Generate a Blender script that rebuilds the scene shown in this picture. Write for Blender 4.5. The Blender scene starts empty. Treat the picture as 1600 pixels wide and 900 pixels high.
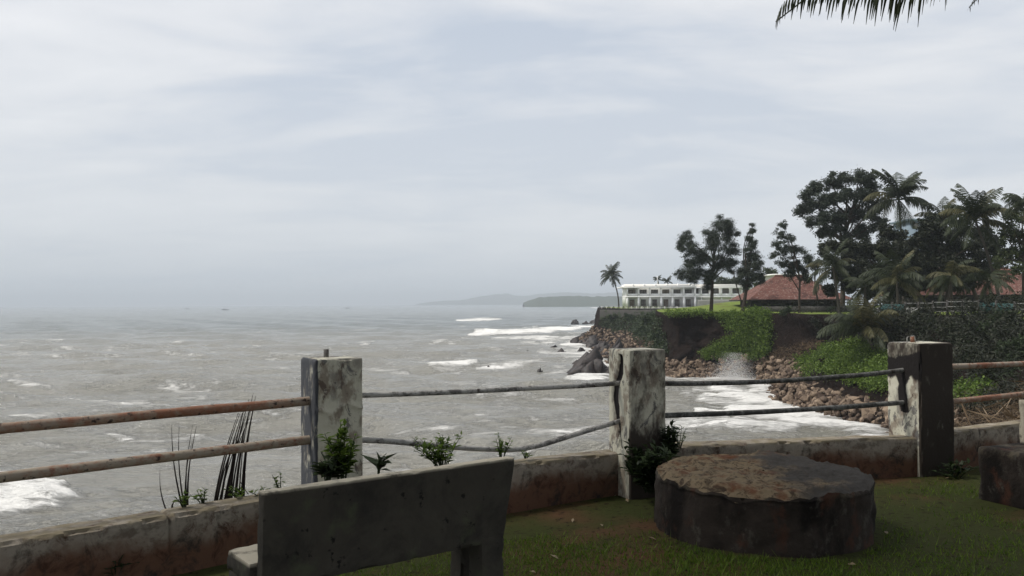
import bpy, bmesh, math, random
import numpy as np
from mathutils import Vector, Matrix, noise as mnoise
from mathutils.bvhtree import BVHTree

random.seed(7)
RNG = np.random.default_rng(7)
S = bpy.context.scene
COL = S.collection

# ------------------------------------------------------------------ camera
F = 1350.0
EYE = Vector((0, 0, 1.5))
PITCH, ROLL = 24.5 / F, 0.005
fw = Vector((0, math.cos(PITCH), math.sin(PITCH)))
rt0 = Vector((1, 0, 0)); up0 = rt0.cross(fw)
rt = rt0 * math.cos(ROLL) - up0 * math.sin(ROLL)
up = rt.cross(fw)
cam_d = bpy.data.cameras.new('camera')
cam_d.sensor_width = 36; cam_d.lens = F / 1600 * 36
cam_d.clip_start = .05; cam_d.clip_end = 60000
cam = bpy.data.objects.new('camera', cam_d); COL.objects.link(cam)
cam.matrix_world = Matrix(((rt.x, up.x, -fw.x, EYE.x), (rt.y, up.y, -fw.y, EYE.y), (rt.z, up.z, -fw.z, EYE.z), (0, 0, 0, 1)))
S.camera = cam

# ------------------------------------------------------------------ light
SUN_AZ = math.radians(-92)      # measured from +Y, negative = towards the open sea
SUN_EL = math.radians(54)
SUN_DIR = Vector((math.sin(SUN_AZ) * math.cos(SUN_EL), math.cos(SUN_AZ) * math.cos(SUN_EL), math.sin(SUN_EL)))
sd = bpy.data.lights.new('sun', 'SUN'); sd.energy = 3.2; sd.angle = math.radians(10); sd.color = (1, .95, .87)
so = bpy.data.objects.new('sun', sd); COL.objects.link(so)
so.rotation_euler = (-SUN_DIR).to_track_quat('-Z', 'Y').to_euler()

W = bpy.data.worlds.new('World'); S.world = W; W.use_nodes = True
nt = W.node_tree; nt.nodes.clear()
def wn(t, **k):
    n = nt.nodes.new(t)
    for a, b in k.items(): setattr(n, a, b)
    return n
def wl(a, b): nt.links.new(a, b)
def wmath(op, a, b=None, c=None, clamp=False):
    n = wn('ShaderNodeMath', operation=op); n.use_clamp = clamp
    for i, v in enumerate((a, b, c)):
        if v is None: continue
        if isinstance(v, (int, float)): n.inputs[i].default_value = v
        else: wl(v, n.inputs[i])
    return n.outputs[0]
tc = wn('ShaderNodeTexCoord'); sx = wn('ShaderNodeSeparateXYZ'); wl(tc.outputs['Generated'], sx.inputs[0])
el = wmath('MAXIMUM', sx.outputs['Z'], 0.0)
den = wmath('ADD', el, .16)
cx_ = wmath('DIVIDE', sx.outputs['X'], den); cy_ = wmath('DIVIDE', sx.outputs['Y'], den)
cv = wn('ShaderNodeCombineXYZ'); wl(cx_, cv.inputs[0]); wl(cy_, cv.inputs[1])
def wnoise(scale, det, rough, off, dist=0.0):
    mp = wn('ShaderNodeMapping'); mp.inputs['Location'].default_value = off; mp.inputs['Scale'].default_value = (scale, scale * 1.7, 1)
    mp.inputs['Rotation'].default_value = (0, 0, .35)
    wl(cv.outputs[0], mp.inputs[0])
    n = wn('ShaderNodeTexNoise'); n.inputs['Scale'].default_value = 1; n.inputs['Detail'].default_value = det
    n.inputs['Roughness'].default_value = rough; n.inputs['Distortion'].default_value = dist
    wl(mp.outputs[0], n.inputs['Vector']); return n.outputs[0]
n1 = wnoise(.42, 6, .52, (3.1, 1.7, 0), .3); n2 = wnoise(1.3, 7, .55, (9.1, 4.2, 0), .5)
nm = wmath('MULTIPLY_ADD', n2, .38, wmath('MULTIPLY', n1, .62))
ramp = wn('ShaderNodeValToRGB'); wl(nm, ramp.inputs[0])
cr = ramp.color_ramp; cr.elements[0].position = .40; cr.elements[0].color = (.50, .565, .665, 1)
cr.elements[1].position = .62; cr.elements[1].color = (.90, .905, .92, 1)
e = cr.elements.new(.5); e.color = (.735, .757, .795, 1)
# cloud deck dims and turns bluer towards the horizon
hz = wn('ShaderNodeValToRGB'); wl(el, hz.inputs[0])
hr = hz.color_ramp; hr.elements[0].position = 0; hr.elements[0].color = (.55, .605, .66, 1)
hr.elements[1].position = .32; hr.elements[1].color = (.75, .77, .80, 1)
e = hr.elements.new(.10); e.color = (.66, .70, .745, 1)
fac = wn('ShaderNodeMapRange'); wl(el, fac.inputs[0]); fac.inputs[1].default_value = 0.02; fac.inputs[2].default_value = .30
fac.inputs[3].default_value = .10; fac.inputs[4].default_value = .85
mixc = wn('ShaderNodeMixRGB'); wl(fac.outputs[0], mixc.inputs[0]); wl(hz.outputs[0], mixc.inputs[1]); wl(ramp.outputs[0], mixc.inputs[2])
sky = wn('ShaderNodeTexSky'); sky.sky_type = 'NISHITA'; sky.sun_disc = False
sky.sun_elevation = SUN_EL; sky.sun_rotation = SUN_AZ; sky.dust_density = 4; sky.air_density = 1.2
bg1 = wn('ShaderNodeBackground'); wl(sky.outputs[0], bg1.inputs[0]); bg1.inputs[1].default_value = .08
bg2 = wn('ShaderNodeBackground'); wl(mixc.outputs[0], bg2.inputs[0]); bg2.inputs[1].default_value = 1.0
ms = wn('ShaderNodeMixShader'); ms.inputs[0].default_value = .92
wl(bg1.outputs[0], ms.inputs[1]); wl(bg2.outputs[0], ms.inputs[2])
wo = wn('ShaderNodeOutputWorld'); wl(ms.outputs[0], wo.inputs[0])

vs = S.view_settings
vs.view_transform = 'Standard'; vs.look = 'None'; vs.exposure = 0.16; vs.gamma = 1.0; vs.use_curve_mapping = False

SEA = -9.0

# ------------------------------------------------------------------ pixel helpers (a pixel gives a direction only)
def ray(px, py):
    return (fw + rt * ((px - 800) / F) + up * ((450 - py) / F))
def P(px, py, Y):
    d = ray(px, py); return EYE + d * (Y / d.y)
def G(px, py, z):
    d = ray(px, py); return EYE + d * ((z - EYE.z) / d.z)
def project(V):
    D = V - np.array(EYE)
    zc = D @ np.array(fw)
    return 800 + F * (D @ np.array(rt)) / zc, 450 - F * (D @ np.array(up)) / zc

# ------------------------------------------------------------------ numeric noise
def _h(ix, iy, iz, seed):
    h = (ix * 374761393 + iy * 668265263 + iz * 1440670441 + seed * 974634777) & 0xffffffff
    h = ((h ^ (h >> 13)) * 1274126177) & 0xffffffff
    h = ((h ^ (h >> 16)) * 2246822519) & 0xffffffff
    return ((h ^ (h >> 15)) & 0xffffff) / float(0xffffff)
def vn(p, seed=0):
    i = np.floor(p).astype(np.int64); f = p - i; f = f * f * (3 - 2 * f)
    r = 0
    for a in (0, 1):
        for b in (0, 1):
            for c in (0, 1):
                w = (f[:, 0] if a else 1 - f[:, 0]) * (f[:, 1] if b else 1 - f[:, 1]) * (f[:, 2] if c else 1 - f[:, 2])
                r = r + w * _h(i[:, 0] + a, i[:, 1] + b, i[:, 2] + c, seed)
    return r
def fbm(p, octv=4, seed=0):
    p = np.asarray(p, float); s = 0; a = .5; t = 0
    for o in range(octv):
        s = s + a * vn(p * 2 ** o, seed + o * 17); t += a; a *= .5
    return s / t - .5
def sstep(a, b, x):
    t = np.clip((x - a) / (b - a), 0, 1); return t * t * (3 - 2 * t)

# ------------------------------------------------------------------ mesh helpers
def mesh_np(name, V, Fc, attrs=None, smooth=False):
    V = np.asarray(V, np.float32); me = bpy.data.meshes.new(name)
    if isinstance(Fc, np.ndarray):
        n, k = Fc.shape
        me.vertices.add(len(V)); me.vertices.foreach_set('co', V.ravel())
        me.loops.add(n * k); me.loops.foreach_set('vertex_index', Fc.astype(np.int32).ravel())
        me.polygons.add(n); me.polygons.foreach_set('loop_start', (np.arange(n) * k).astype(np.int32))
        me.update(calc_edges=True)
    else:
        me.from_pydata([tuple(map(float, v)) for v in V], [], [tuple(map(int, f)) for f in Fc])
    if attrs:
        for an, av in attrs.items():
            at = me.attributes.new(an, 'FLOAT', 'POINT'); at.data.foreach_set('value', np.asarray(av, np.float32))
    if smooth:
        me.polygons.foreach_set('use_smooth', np.ones(len(me.polygons), bool))
        if smooth == 2: me.set_sharp_from_angle(angle=math.radians(32))
    return me
def link(name, me, mat=None, parent=None, loc=(0, 0, 0), rotz=0):
    o = bpy.data.objects.new(name, me); COL.objects.link(o)
    if mat is not None and me is not None and len(me.materials) == 0: me.materials.append(mat)
    o.location = loc; o.rotation_euler = (0, 0, rotz)
    if parent: o.parent = parent
    return o
def tag(o, label=None, cat=None, group=None, kind=None):
    if label: o['label'] = label
    if cat: o['category'] = cat
    if group: o['group'] = group
    if kind: o['kind'] = kind
    return o
def empty(name, loc, label, cat, group=None, rotz=0):
    o = link(name, None, None, None, loc, rotz); o.empty_display_size = .3
    return tag(o, label, cat, group)
def part(name, VF, mat, root, smooth=False, attrs=None):
    """mesh in world coordinates -> child of an unrotated root"""
    V, Fc = VF
    V = np.asarray(V, float) - np.array(root.location)
    return link(name, mesh_np(name, V, Fc, attrs, smooth), mat, root)
def top(name, VF, mat, base, smooth=False, attrs=None):
    V, Fc = VF
    V = np.asarray(V, float) - np.array(base)
    return link(name, mesh_np(name, V, Fc, attrs, smooth), mat, None, base)
def cat(items):
    Vs, Fs, o = [], [], 0
    for V, Fc in items:
        Vs.append(np.asarray(V, float)); Fs.append(np.asarray(Fc) + o); o += len(V)
    return np.concatenate(Vs), np.concatenate(Fs)
BOXF = np.array([(0, 3, 2, 1), (4, 5, 6, 7), (0, 1, 5, 4), (1, 2, 6, 5), (2, 3, 7, 6), (3, 0, 4, 7)])
def box(x0, x1, y0, y1, z0, z1):
    return np.array([(x0, y0, z0), (x1, y0, z0), (x1, y1, z0), (x0, y1, z0), (x0, y0, z1), (x1, y0, z1), (x1, y1, z1), (x0, y1, z1)], float), BOXF
def tube(pts, rad, n=6, caps=True):
    pts = np.asarray(pts, float); m = len(pts)
    rad = np.full(m, rad) if np.isscalar(rad) else np.asarray(rad)
    tan = np.gradient(pts, axis=0); tan /= np.linalg.norm(tan, axis=1)[:, None] + 1e-9
    ref = np.array([0, 0, 1.]) if abs(tan[:, 2]).mean() < .8 else np.array([1., 0, 0])
    a = np.cross(tan, ref); a /= np.linalg.norm(a, axis=1)[:, None] + 1e-9
    b = np.cross(tan, a)
    th = np.arange(n) * 2 * math.pi / n
    V = pts[:, None, :] + rad[:, None, None] * (np.cos(th)[None, :, None] * a[:, None, :] + np.sin(th)[None, :, None] * b[:, None, :])
    V = V.reshape(-1, 3); Fc = []
    i = np.arange(m - 1)[:, None] * n; j = np.arange(n)[None, :]; k = (j + 1) % n
    Fc = np.stack([i + j, i + k, i + n + k, i + n + j], -1).reshape(-1, 4)
    if caps:
        c0 = len(V); V = np.vstack([V, pts[0], pts[-1]])
        cf = [(c0, (q + 1) % n, q, q) for q in range(n)]
        cf += [(c0 + 1, (m - 1) * n + q, (m - 1) * n + (q + 1) % n, (m - 1) * n + (q + 1) % n) for q in range(n)]
        # degenerate quads avoided: make small fan quads by pairing
        cf = []
        for q in range(0, n, 2):
            cf.append((c0, (q + 2) % n, (q + 1) % n, q))
            cf.append((c0 + 1, (m - 1) * n + q, (m - 1) * n + (q + 1) % n, (m - 1) * n + (q + 2) % n))
        Fc = np.vstack([Fc, np.array(cf)])
    return V, Fc
def rbox(sx, sy, sz, res, r=.01, amp=.004, freq=6, seed=0):
    """rounded, finely divided, slightly uneven box centred in x,y, standing on z=0"""
    nx, ny, nz = (max(1, int(round(s / res))) for s in (sx, sy, sz))
    X = np.linspace(-sx / 2, sx / 2, nx + 1); Y = np.linspace(-sy / 2, sy / 2, ny + 1); Z = np.linspace(0, sz, nz + 1)
    idx = {}; V = []; Fc = []
    def vid(i, j, k):
        q = (i, j, k)
        if q not in idx: idx[q] = len(V); V.append((X[i], Y[j], Z[k]))
        return idx[q]
    for i in range(nx):
        for j in range(ny):
            Fc.append((vid(i, j, nz), vid(i + 1, j, nz), vid(i + 1, j + 1, nz), vid(i, j + 1, nz)))
            Fc.append((vid(i, j, 0), vid(i, j + 1, 0), vid(i + 1, j + 1, 0), vid(i + 1, j, 0)))
    for i in range(nx):
        for k in range(nz):
            Fc.append((vid(i, 0, k), vid(i + 1, 0, k), vid(i + 1, 0, k + 1), vid(i, 0, k + 1)))
            Fc.append((vid(i, ny, k), vid(i, ny, k + 1), vid(i + 1, ny, k + 1), vid(i + 1, ny, k)))
    for j in range(ny):
        for k in range(nz):
            Fc.append((vid(0, j, k), vid(0, j, k + 1), vid(0, j + 1, k + 1), vid(0, j + 1, k)))
            Fc.append((vid(nx, j, k), vid(nx, j + 1, k), vid(nx, j + 1, k + 1), vid(nx, j, k + 1)))
    V = np.array(V); C = np.array([0, 0, sz / 2]); H = np.array([sx, sy, sz]) / 2 - r
    Q = V - C; I = np.clip(Q, -H, H); D = Q - I; ln = np.linalg.norm(D, axis=1)[:, None] + 1e-9
    N = D / ln; Q = I + N * r
    d = fbm(V * freq + seed * 7.3, 4, seed) * 2
    edge = (np.abs(N) > .3).sum(1) >= 2
    chip = np.where(edge, -np.clip(fbm(V * freq * 2.2 + 3, 3, seed + 5) * 2 - .05, 0, 1) * amp * 7, 0)
    return Q + C + N * (d * amp + chip)[:, None], np.array(Fc), N

# ------------------------------------------------------------------ materials
def newmat(name):
    m = bpy.data.materials.new(name); m.use_nodes = True
    t = m.node_tree; t.nodes.clear()
    out = t.nodes.new('ShaderNodeOutputMaterial'); b = t.nodes.new('ShaderNodeBsdfPrincipled')
    t.links.new(b.outputs[0], out.inputs[0])
    return m, t, b, out
class NB:
    def __init__(s, name, rough=.9, spec=.3):
        s.m, s.t, s.b, s.out = newmat(name)
        s.b.inputs['Roughness'].default_value = rough; s.b.inputs['Specular IOR Level'].default_value = spec
        s.c = s.t.nodes.new('ShaderNodeTexCoord'); s.col = None; s.h = None
    def n(s, t, **k):
        q = s.t.nodes.new(t)
        for a, b in k.items(): setattr(q, a, b)
        return q
    def l(s, a, b): s.t.links.new(a, b)
    def noise(s, scale, det=5, rough=.55, stretch=(1, 1, 1), off=0, dist=0):
        mp = s.n('ShaderNodeMapping'); mp.inputs['Scale'].default_value = stretch; mp.inputs['Location'].default_value = (off, off * .7, off * .3)
        s.l(s.c.outputs['Object'], mp.inputs[0])
        q = s.n('ShaderNodeTexNoise'); q.inputs['Scale'].default_value = scale; q.inputs['Detail'].default_value = det
        q.inputs['Roughness'].default_value = rough; q.inputs['Distortion'].default_value = dist
        s.l(mp.outputs[0], q.inputs['Vector']); return q.outputs[0]
    def mrange(s, v, a, b, c=0., d=1.):
        q = s.n('ShaderNodeMapRange'); q.interpolation_type = 'SMOOTHSTEP'; s.l(v, q.inputs[0])
        for i, x in enumerate((a, b, c, d)): q.inputs[i + 1].default_value = x
        return q.outputs[0]
    def math(s, op, a, b=None, clamp=False):
        q = s.n('ShaderNodeMath', operation=op); q.use_clamp = clamp
        for i, v in enumerate((a, b)):
            if v is None: continue
            if isinstance(v, (int, float)): q.inputs[i].default_value = v
            else: s.l(v, q.inputs[i])
        return q.outputs[0]
    def base(s, c1, c2, fac):
        s.col = s.rgb(c1); return s.over(c2, fac)
    def rgb(s, c):
        q = s.n('ShaderNodeRGB'); q.outputs[0].default_value = (*c, 1); return q.outputs[0]
    def over(s, c, fac):
        q = s.n('ShaderNodeMixRGB')
        if isinstance(fac, (int, float)): q.inputs[0].default_value = fac
        else: s.l(fac, q.inputs[0])
        s.l(s.col, q.inputs[1])
        if isinstance(c, tuple): q.inputs[2].default_value = (*c, 1)
        else: s.l(c, q.inputs[2])
        s.col = q.outputs[0]; return s
    def attr(s, name):
        q = s.n('ShaderNodeAttribute'); q.attribute_name = name; return q.outputs['Fac']
    def z(s):
        q = s.n('ShaderNodeSeparateXYZ'); s.l(s.c.outputs['Object'], q.inputs[0]); return q.outputs
    def island(s): return s.n('ShaderNodeNewGeometry').outputs['Random Per Island']
    def objrand(s): return s.n('ShaderNodeObjectInfo').outputs['Random']
    def bump(s, v, strength=.4, dist=.02):
        q = s.n('ShaderNodeBump'); q.inputs['Strength'].default_value = strength; q.inputs['Distance'].default_value = dist
        s.l(v, q.inputs['Height'])
        if s.h is not None: s.l(s.h, q.inputs['Normal'])
        s.h = q.outputs[0]; return s
    def done(s):
        s.l(s.col, s.b.inputs['Base Color'])
        if s.h is not None: s.l(s.h, s.b.inputs['Normal'])
        return s.m

def leafmat(name, c1, c2, trans=.25, rough=.55):
    s = NB(name, rough, .25); s.base(c1, c2, s.island())
    s.done()
    tr = s.n('ShaderNodeBsdfTranslucent'); s.l(s.col, tr.inputs[0])
    mx = s.n('ShaderNodeMixShader'); mx.inputs[0].default_value = trans
    s.l(s.b.outputs[0], mx.inputs[1]); s.l(tr.outputs[0], mx.inputs[2]); s.l(mx.outputs[0], s.out.inputs[0])
    return s.m

M = {}
def concrete_post():
    s = NB('peeling_painted_concrete', .85, .25)
    s.base((.44, .42, .33), (.56, .545, .455), s.noise(7))
    s.over((.25, .235, .20), s.mrange(s.noise(5, 6, .6, (1, 1, .5), 3), .53, .64))
    s.over((.15, .145, .135), s.mrange(s.noise(6.5, 9, .75, (1, 1, .7), 11, .6), .545, .585))
    s.over((.085, .08, .075), s.mrange(s.noise(15, 9, .78, (1, 1, .6), 41, .4), .60, .635))
    s.over((.10, .055, .035), s.math('MULTIPLY', s.mrange(s.noise(9, 5, .6, (1, 1, .6), 21), .50, .62), .6))
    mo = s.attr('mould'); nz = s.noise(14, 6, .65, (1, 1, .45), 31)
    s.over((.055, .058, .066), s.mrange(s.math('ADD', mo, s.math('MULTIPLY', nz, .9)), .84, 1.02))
    s.over((.040, .032, .026), s.mrange(s.math('ADD', s.attr('grime_shade'), s.math('MULTIPLY', nz, .8)), .62, .95))
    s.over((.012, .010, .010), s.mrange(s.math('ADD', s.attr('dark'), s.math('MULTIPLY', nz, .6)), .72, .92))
    s.bump(s.noise(40, 6, .6), .5, .008).bump(s.noise(6.5, 8, .72, (1, 1, .7), 11, .6), .5, .006)
    return s.done()
M['post'] = concrete_post()
def wallmat():
    s = NB('muddy_plaster', .92, .2); z = s.z()['Z']
    s.base((.26, .225, .185), (.36, .325, .27), s.noise(5, 6))
    s.over((.15, .125, .10), s.mrange(s.noise(9, 6, .6, (1, 1, 1.4), 4), .50, .66))
    mud = s.math('ADD', s.math('MULTIPLY', z, -3.2), s.noise(4, 6, .6, (1, 1, 1), 9))
    s.over((.125, .066, .042), s.mrange(mud, -.38, .14))
    s.over((.055, .026, .016), s.mrange(s.noise(9, 8, .75, (1, 1, .8), 15, .6), .48, .68))
    s.over((.03, .026, .022), s.mrange(s.noise(4, 8, .75, (1, 1, .8), 25, .5), .52, .68))
    s.over((.20, .17, .115), s.math('MULTIPLY', s.mrange(z, .285, .312), s.mrange(s.noise(11, 6, .6, (1, 1, 1), 12), .35, .60)))
    s.bump(s.noise(30, 6, .65), .6, .012).bump(s.noise(6, 5), .4, .03)
    return s.done()
M['wall'] = wallmat()
def benchmat():
    s = NB('mossy_grey_concrete', .9, .2)
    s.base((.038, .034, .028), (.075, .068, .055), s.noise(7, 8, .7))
    s.over((.03, .028, .024), s.mrange(s.noise(3, 8, .72, (1, 1, 1), 5, .4), .46, .72))
    s.over((.075, .085, .05), s.math('MULTIPLY', s.mrange(s.noise(6, 6, .6, (1, 1, 1), 8), .55, .68), .5))
    s.over((.012, .011, .01), s.mrange(s.noise(16, 5, .6, (1, 1, 1), 17), .63, .70))
    s.over((.50, .45, .35), s.math('MULTIPLY', s.attr('topface'), s.mrange(s.noise(10, 6, .6), .26, .48)))  # upward faces painted pale, standing in for light on the top edge
    s.bump(s.noise(45, 6, .65), .5, .008).bump(s.noise(7, 4), .3, .02)
    return s.done()
M['bench'] = benchmat()
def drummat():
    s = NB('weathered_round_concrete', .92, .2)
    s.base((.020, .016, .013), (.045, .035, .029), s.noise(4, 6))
    s.over((.10, .085, .06), s.math('MULTIPLY', s.mrange(s.z()['Z'], .29, .37), s.mrange(s.noise(11, 7, .7), .42, .6)))  # pale crumbling rim; shade on the lower side is put into the colour
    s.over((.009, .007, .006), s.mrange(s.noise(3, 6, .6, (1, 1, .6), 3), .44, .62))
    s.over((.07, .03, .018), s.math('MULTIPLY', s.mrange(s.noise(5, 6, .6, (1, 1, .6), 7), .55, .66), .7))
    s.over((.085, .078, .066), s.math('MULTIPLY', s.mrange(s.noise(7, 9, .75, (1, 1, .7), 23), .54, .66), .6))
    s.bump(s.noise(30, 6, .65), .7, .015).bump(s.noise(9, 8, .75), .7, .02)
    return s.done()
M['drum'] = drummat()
def crustmat():
    s = NB('flaking_yellow_crust', .93, .15)
    s.base((.14, .105, .065), (.25, .195, .125), s.noise(6, 6))
    s.over((.055, .04, .028), s.mrange(s.noise(13, 8, .75, (1, 1, 1), 3, .8), .46, .60))
    s.over((.12, .055, .03), s.mrange(s.noise(5, 6, .6, (1, 1, 1), 9), .52, .66))
    s.over((.06, .055, .05), s.mrange(s.math('ADD', s.math('MULTIPLY', s.z()['X'], .7), s.noise(4, 5, .6, (1, 1, 1), 19)), .42, .72))  # right half darkened: canopy shadow painted into the crust colour
    s.bump(s.noise(25, 7, .7), .9, .02)
    return s.done()
M['crust'] = crustmat()
def rustmat(name, paint, rust, lo, hi):
    s = NB(name, .8, .3)
    s.base(tuple(c * .8 for c in paint), paint, s.noise(20))
    s.over(rust, s.mrange(s.math('ADD', s.math('MULTIPLY', s.noise(16, 8, .75, (1, 1, 1), 3, .3), .65), s.math('MULTIPLY', s.noise(2.2, 4, .5, (1, 1, 1), 5), .35)), lo, hi))
    s.over((.035, .022, .018), s.mrange(s.noise(24, 6, .65, (1, 1, 1), 9), .57, .66))
    s.bump(s.noise(60, 5, .6), .4, .004)
    return s.done()
M['rust'] = rustmat('rusty_pipe', (.34, .28, .22), (.23, .105, .062), .40, .60)
M['rustpale'] = rustmat('pale_rusting_pipe', (.33, .28, .22), (.20, .085, .05), .46, .60)
M['pipe'] = rustmat('flaking_white_pipe', (.42, .41, .39), (.10, .095, .09), .47, .58)
M['pipedark'] = rustmat('mossy_dark_pipe', (.20, .20, .19), (.045, .045, .042), .40, .56)
def lawnmat():
    s = NB('lawn_soil', .95, .1)
    s.base((.075, .042, .022), (.12, .065, .036), s.noise(8, 6))
    s.over((.045, .052, .016), s.mrange(s.noise(1.3, 5, .6, (1, 1, 1), 4), .30, .56))
    s.over((.02, .014, .009), s.mrange(s.noise(22, 5, .6), .55, .68))
    s.bump(s.noise(35, 6, .7), .8, .03)
    return s.done()
M['lawn'] = lawnmat()
def landmat():
    s = NB('far_lawn', .95, .1)
    s.base((.11, .155, .028), (.16, .20, .05), s.noise(.35, 5))
    s.over((.10, .075, .04), s.mrange(s.noise(.12, 5, .6, (1, 1, 1), 9), .58, .70))
    s.bump(s.noise(3, 6, .7), .8, .2)
    return s.done()
M['land'] = landmat()
def cliffmat():
    s = NB('dark_laterite_earth', .95, .1)
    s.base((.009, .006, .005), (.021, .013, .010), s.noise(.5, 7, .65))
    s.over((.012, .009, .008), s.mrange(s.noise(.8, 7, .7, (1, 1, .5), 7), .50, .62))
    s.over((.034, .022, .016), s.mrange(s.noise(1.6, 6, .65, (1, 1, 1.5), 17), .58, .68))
    s.bump(s.noise(1.4, 8, .7), 1.0, .6)
    return s.done()
M['cliff'] = cliffmat()
def rockmat(name, a, b, dark, wet=False):
    s = NB(name, .55 if wet else .9, .4 if wet else .2)
    s.base(a, b, s.objrand() if not name.endswith('heap') else s.island())
    s.over(dark, s.mrange(s.noise(1.6, 6, .65, (1, 1, 1), 3), .48, .64))
    s.bump(s.noise(4, 6, .7), .8, .1)
    return s.done()
M['rock'] = rockmat('laterite_boulder', (.058, .041, .032), (.28, .21, .15), (.05, .032, .024))
M['rockheap'] = rockmat('laterite_rubble_heap', (.058, .041, .032), (.26, .195, .14), (.05, .032, .024))
M['wetrock'] = rockmat('wet_black_rock', (.018, .013, .012), (.034, .025, .023), (.009, .008, .008), True)
M['white'] = (lambda s: (s.base((.80, .80, .78), (.86, .86, .85), s.noise(.7, 5)), s.over((.60, .58, .55), s.mrange(s.noise(.9, 6, .65, (1, 1, .35), 5), .60, .78)), s.done())[-1])(NB('white_wall', .8, .3))
M['offwhite'] = (lambda s: (s.base((.70, .68, .63), (.78, .76, .71), s.noise(.7, 5)), s.done())[-1])(NB('offwhite_wall', .85, .2))
M['dark'] = (lambda s: (s.base((.02, .018, .016), (.045, .04, .035), s.noise(1.2, 4)), s.done())[-1])(NB('dark_timber', .8, .2))
M['glass'] = (lambda s: (s.base((.09, .085, .08), (.17, .155, .14), s.objrand()), s.done())[-1])(NB('dark_pane', .15, .5))
M['curtain'] = (lambda s: (s.base((.22, .19, .15), (.14, .12, .10), s.noise(4, 3, .5, (3, 3, .2))), s.done())[-1])(NB('brown_curtain', .9, .1))
M['stone'] = (lambda s: (s.base((.045, .043, .04), (.085, .08, .075), s.noise(.9, 6)), s.over((.03, .045, .02), s.mrange(s.noise(.5, 6, .6, (1, 1, 1), 3), .5, .62)), s.bump(s.noise(2.5, 6), .7, .15), s.done())[-1])(NB('dark_stone', .9, .2))
M['greystone'] = (lambda s: (s.base((.16, .16, .155), (.24, .24, .23), s.noise(.9, 6)), s.bump(s.noise(2.5, 6), .5, .1), s.done())[-1])(NB('grey_render', .9, .2))
M['teal'] = (lambda s: (s.base((.012, .045, .046), (.02, .07, .068), s.noise(.8, 5)), s.done())[-1])(NB('teal_panel', .7, .3))
M['bluegrey'] = (lambda s: (s.base((.15, .20, .25), (.20, .25, .29), s.noise(.5, 4)), s.done())[-1])(NB('blue_grey_paint', .8, .2))
def tilemat():
    s = NB('red_clay_tile', .85, .2)
    s.base((.10, .042, .033), (.165, .072, .055), s.noise(2.2, 6, .6))
    s.over((.32, .24, .21), s.mrange(s.noise(3.2, 6, .75, (1, 1, 1), 5), .52, .64))
    s.over((.06, .03, .025), s.mrange(s.noise(.6, 7, .7, (1, 1, 1), 13), .52, .66))
    w = s.n('ShaderNodeTexWave'); w.inputs['Scale'].default_value = 1.6; w.bands_direction = 'X'; s.l(s.c.outputs['Object'], w.inputs[0])
    s.bump(w.outputs[0], .5, .1).bump(s.noise(5, 5), .5, .08)
    return s.done()
M['tile'] = tilemat()
def barkmat():
    s = NB('bark', .92, .15)
    s.base((.035, .028, .022), (.085, .07, .055), s.noise(3, 6, .6, (1, 1, .3)))
    s.bump(s.noise(8, 6, .6, (1, 1, .3)), .7, .05)
    return s.done()
M['bark'] = barkmat()
M['palmbark'] = (lambda s: (s.base((.045, .038, .032), (.09, .078, .066), s.noise(2.5, 5, .6, (.4, .4, 4))), s.bump(s.noise(3, 4, .5, (.3, .3, 5)), .6, .05), s.done())[-1])(NB('palm_bark', .9, .2))
M['casuarina'] = leafmat('casuarina_needles', (.024, .034, .022), (.066, .082, .056), .2)
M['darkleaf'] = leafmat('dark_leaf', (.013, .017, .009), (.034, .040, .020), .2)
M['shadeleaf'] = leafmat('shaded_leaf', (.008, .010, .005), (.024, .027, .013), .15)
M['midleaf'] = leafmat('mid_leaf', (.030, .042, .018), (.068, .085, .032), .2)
M['greenleaf'] = leafmat('fresh_leaf', (.035, .060, .012), (.085, .12, .028), .3)
M['creeper'] = leafmat('creeper_leaf', (.044, .085, .011), (.15, .22, .038), .3)
M['duskycreeper'] = leafmat('dusky_shrub_leaf', (.022, .036, .016), (.055, .075, .034), .25)
M['frond'] = leafmat('palm_leaflet', (.016, .023, .010), (.042, .052, .022), .2)
M['frondlight'] = leafmat('yellowing_palm_leaflet', (.05, .050, .020), (.13, .12, .055), .3)
M['weed'] = leafmat('weed_leaf', (.055, .10, .014), (.15, .22, .04), .4)
M['weeddark'] = leafmat('dark_weed_leaf', (.016, .026, .010), (.035, .055, .02), .25)
M['grass'] = leafmat('grass_blade', (.048, .098, .009), (.14, .205, .024), .35)
M['straw'] = leafmat('dry_straw', (.10, .065, .035), (.22, .16, .10), .2)
M['stick'] = (lambda s: (s.base((.012, .010, .009), (.035, .028, .024), s.noise(8)), s.done())[-1])(NB('dead_stalk', .85, .2))
M['deadleaf'] = leafmat('dead_leaf', (.16, .11, .055), (.32, .26, .17), .2)
M['haze_hill'] = (lambda s: (s.base((.035, .05, .03), (.06, .07, .045), s.noise(.01, 5)), s.done())[-1])(NB('distant_wood', .95, .1))
M['foamspray'] = (lambda s: (s.base((.85, .85, .85), (.9, .9, .9), .5), s.done())[-1])(NB('spray_drop', .6, .3))
M['boat'] = (lambda s: (s.base((.05, .06, .08), (.09, .09, .10), s.noise(.5)), s.done())[-1])(NB('boat_paint', .7, .3))

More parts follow.
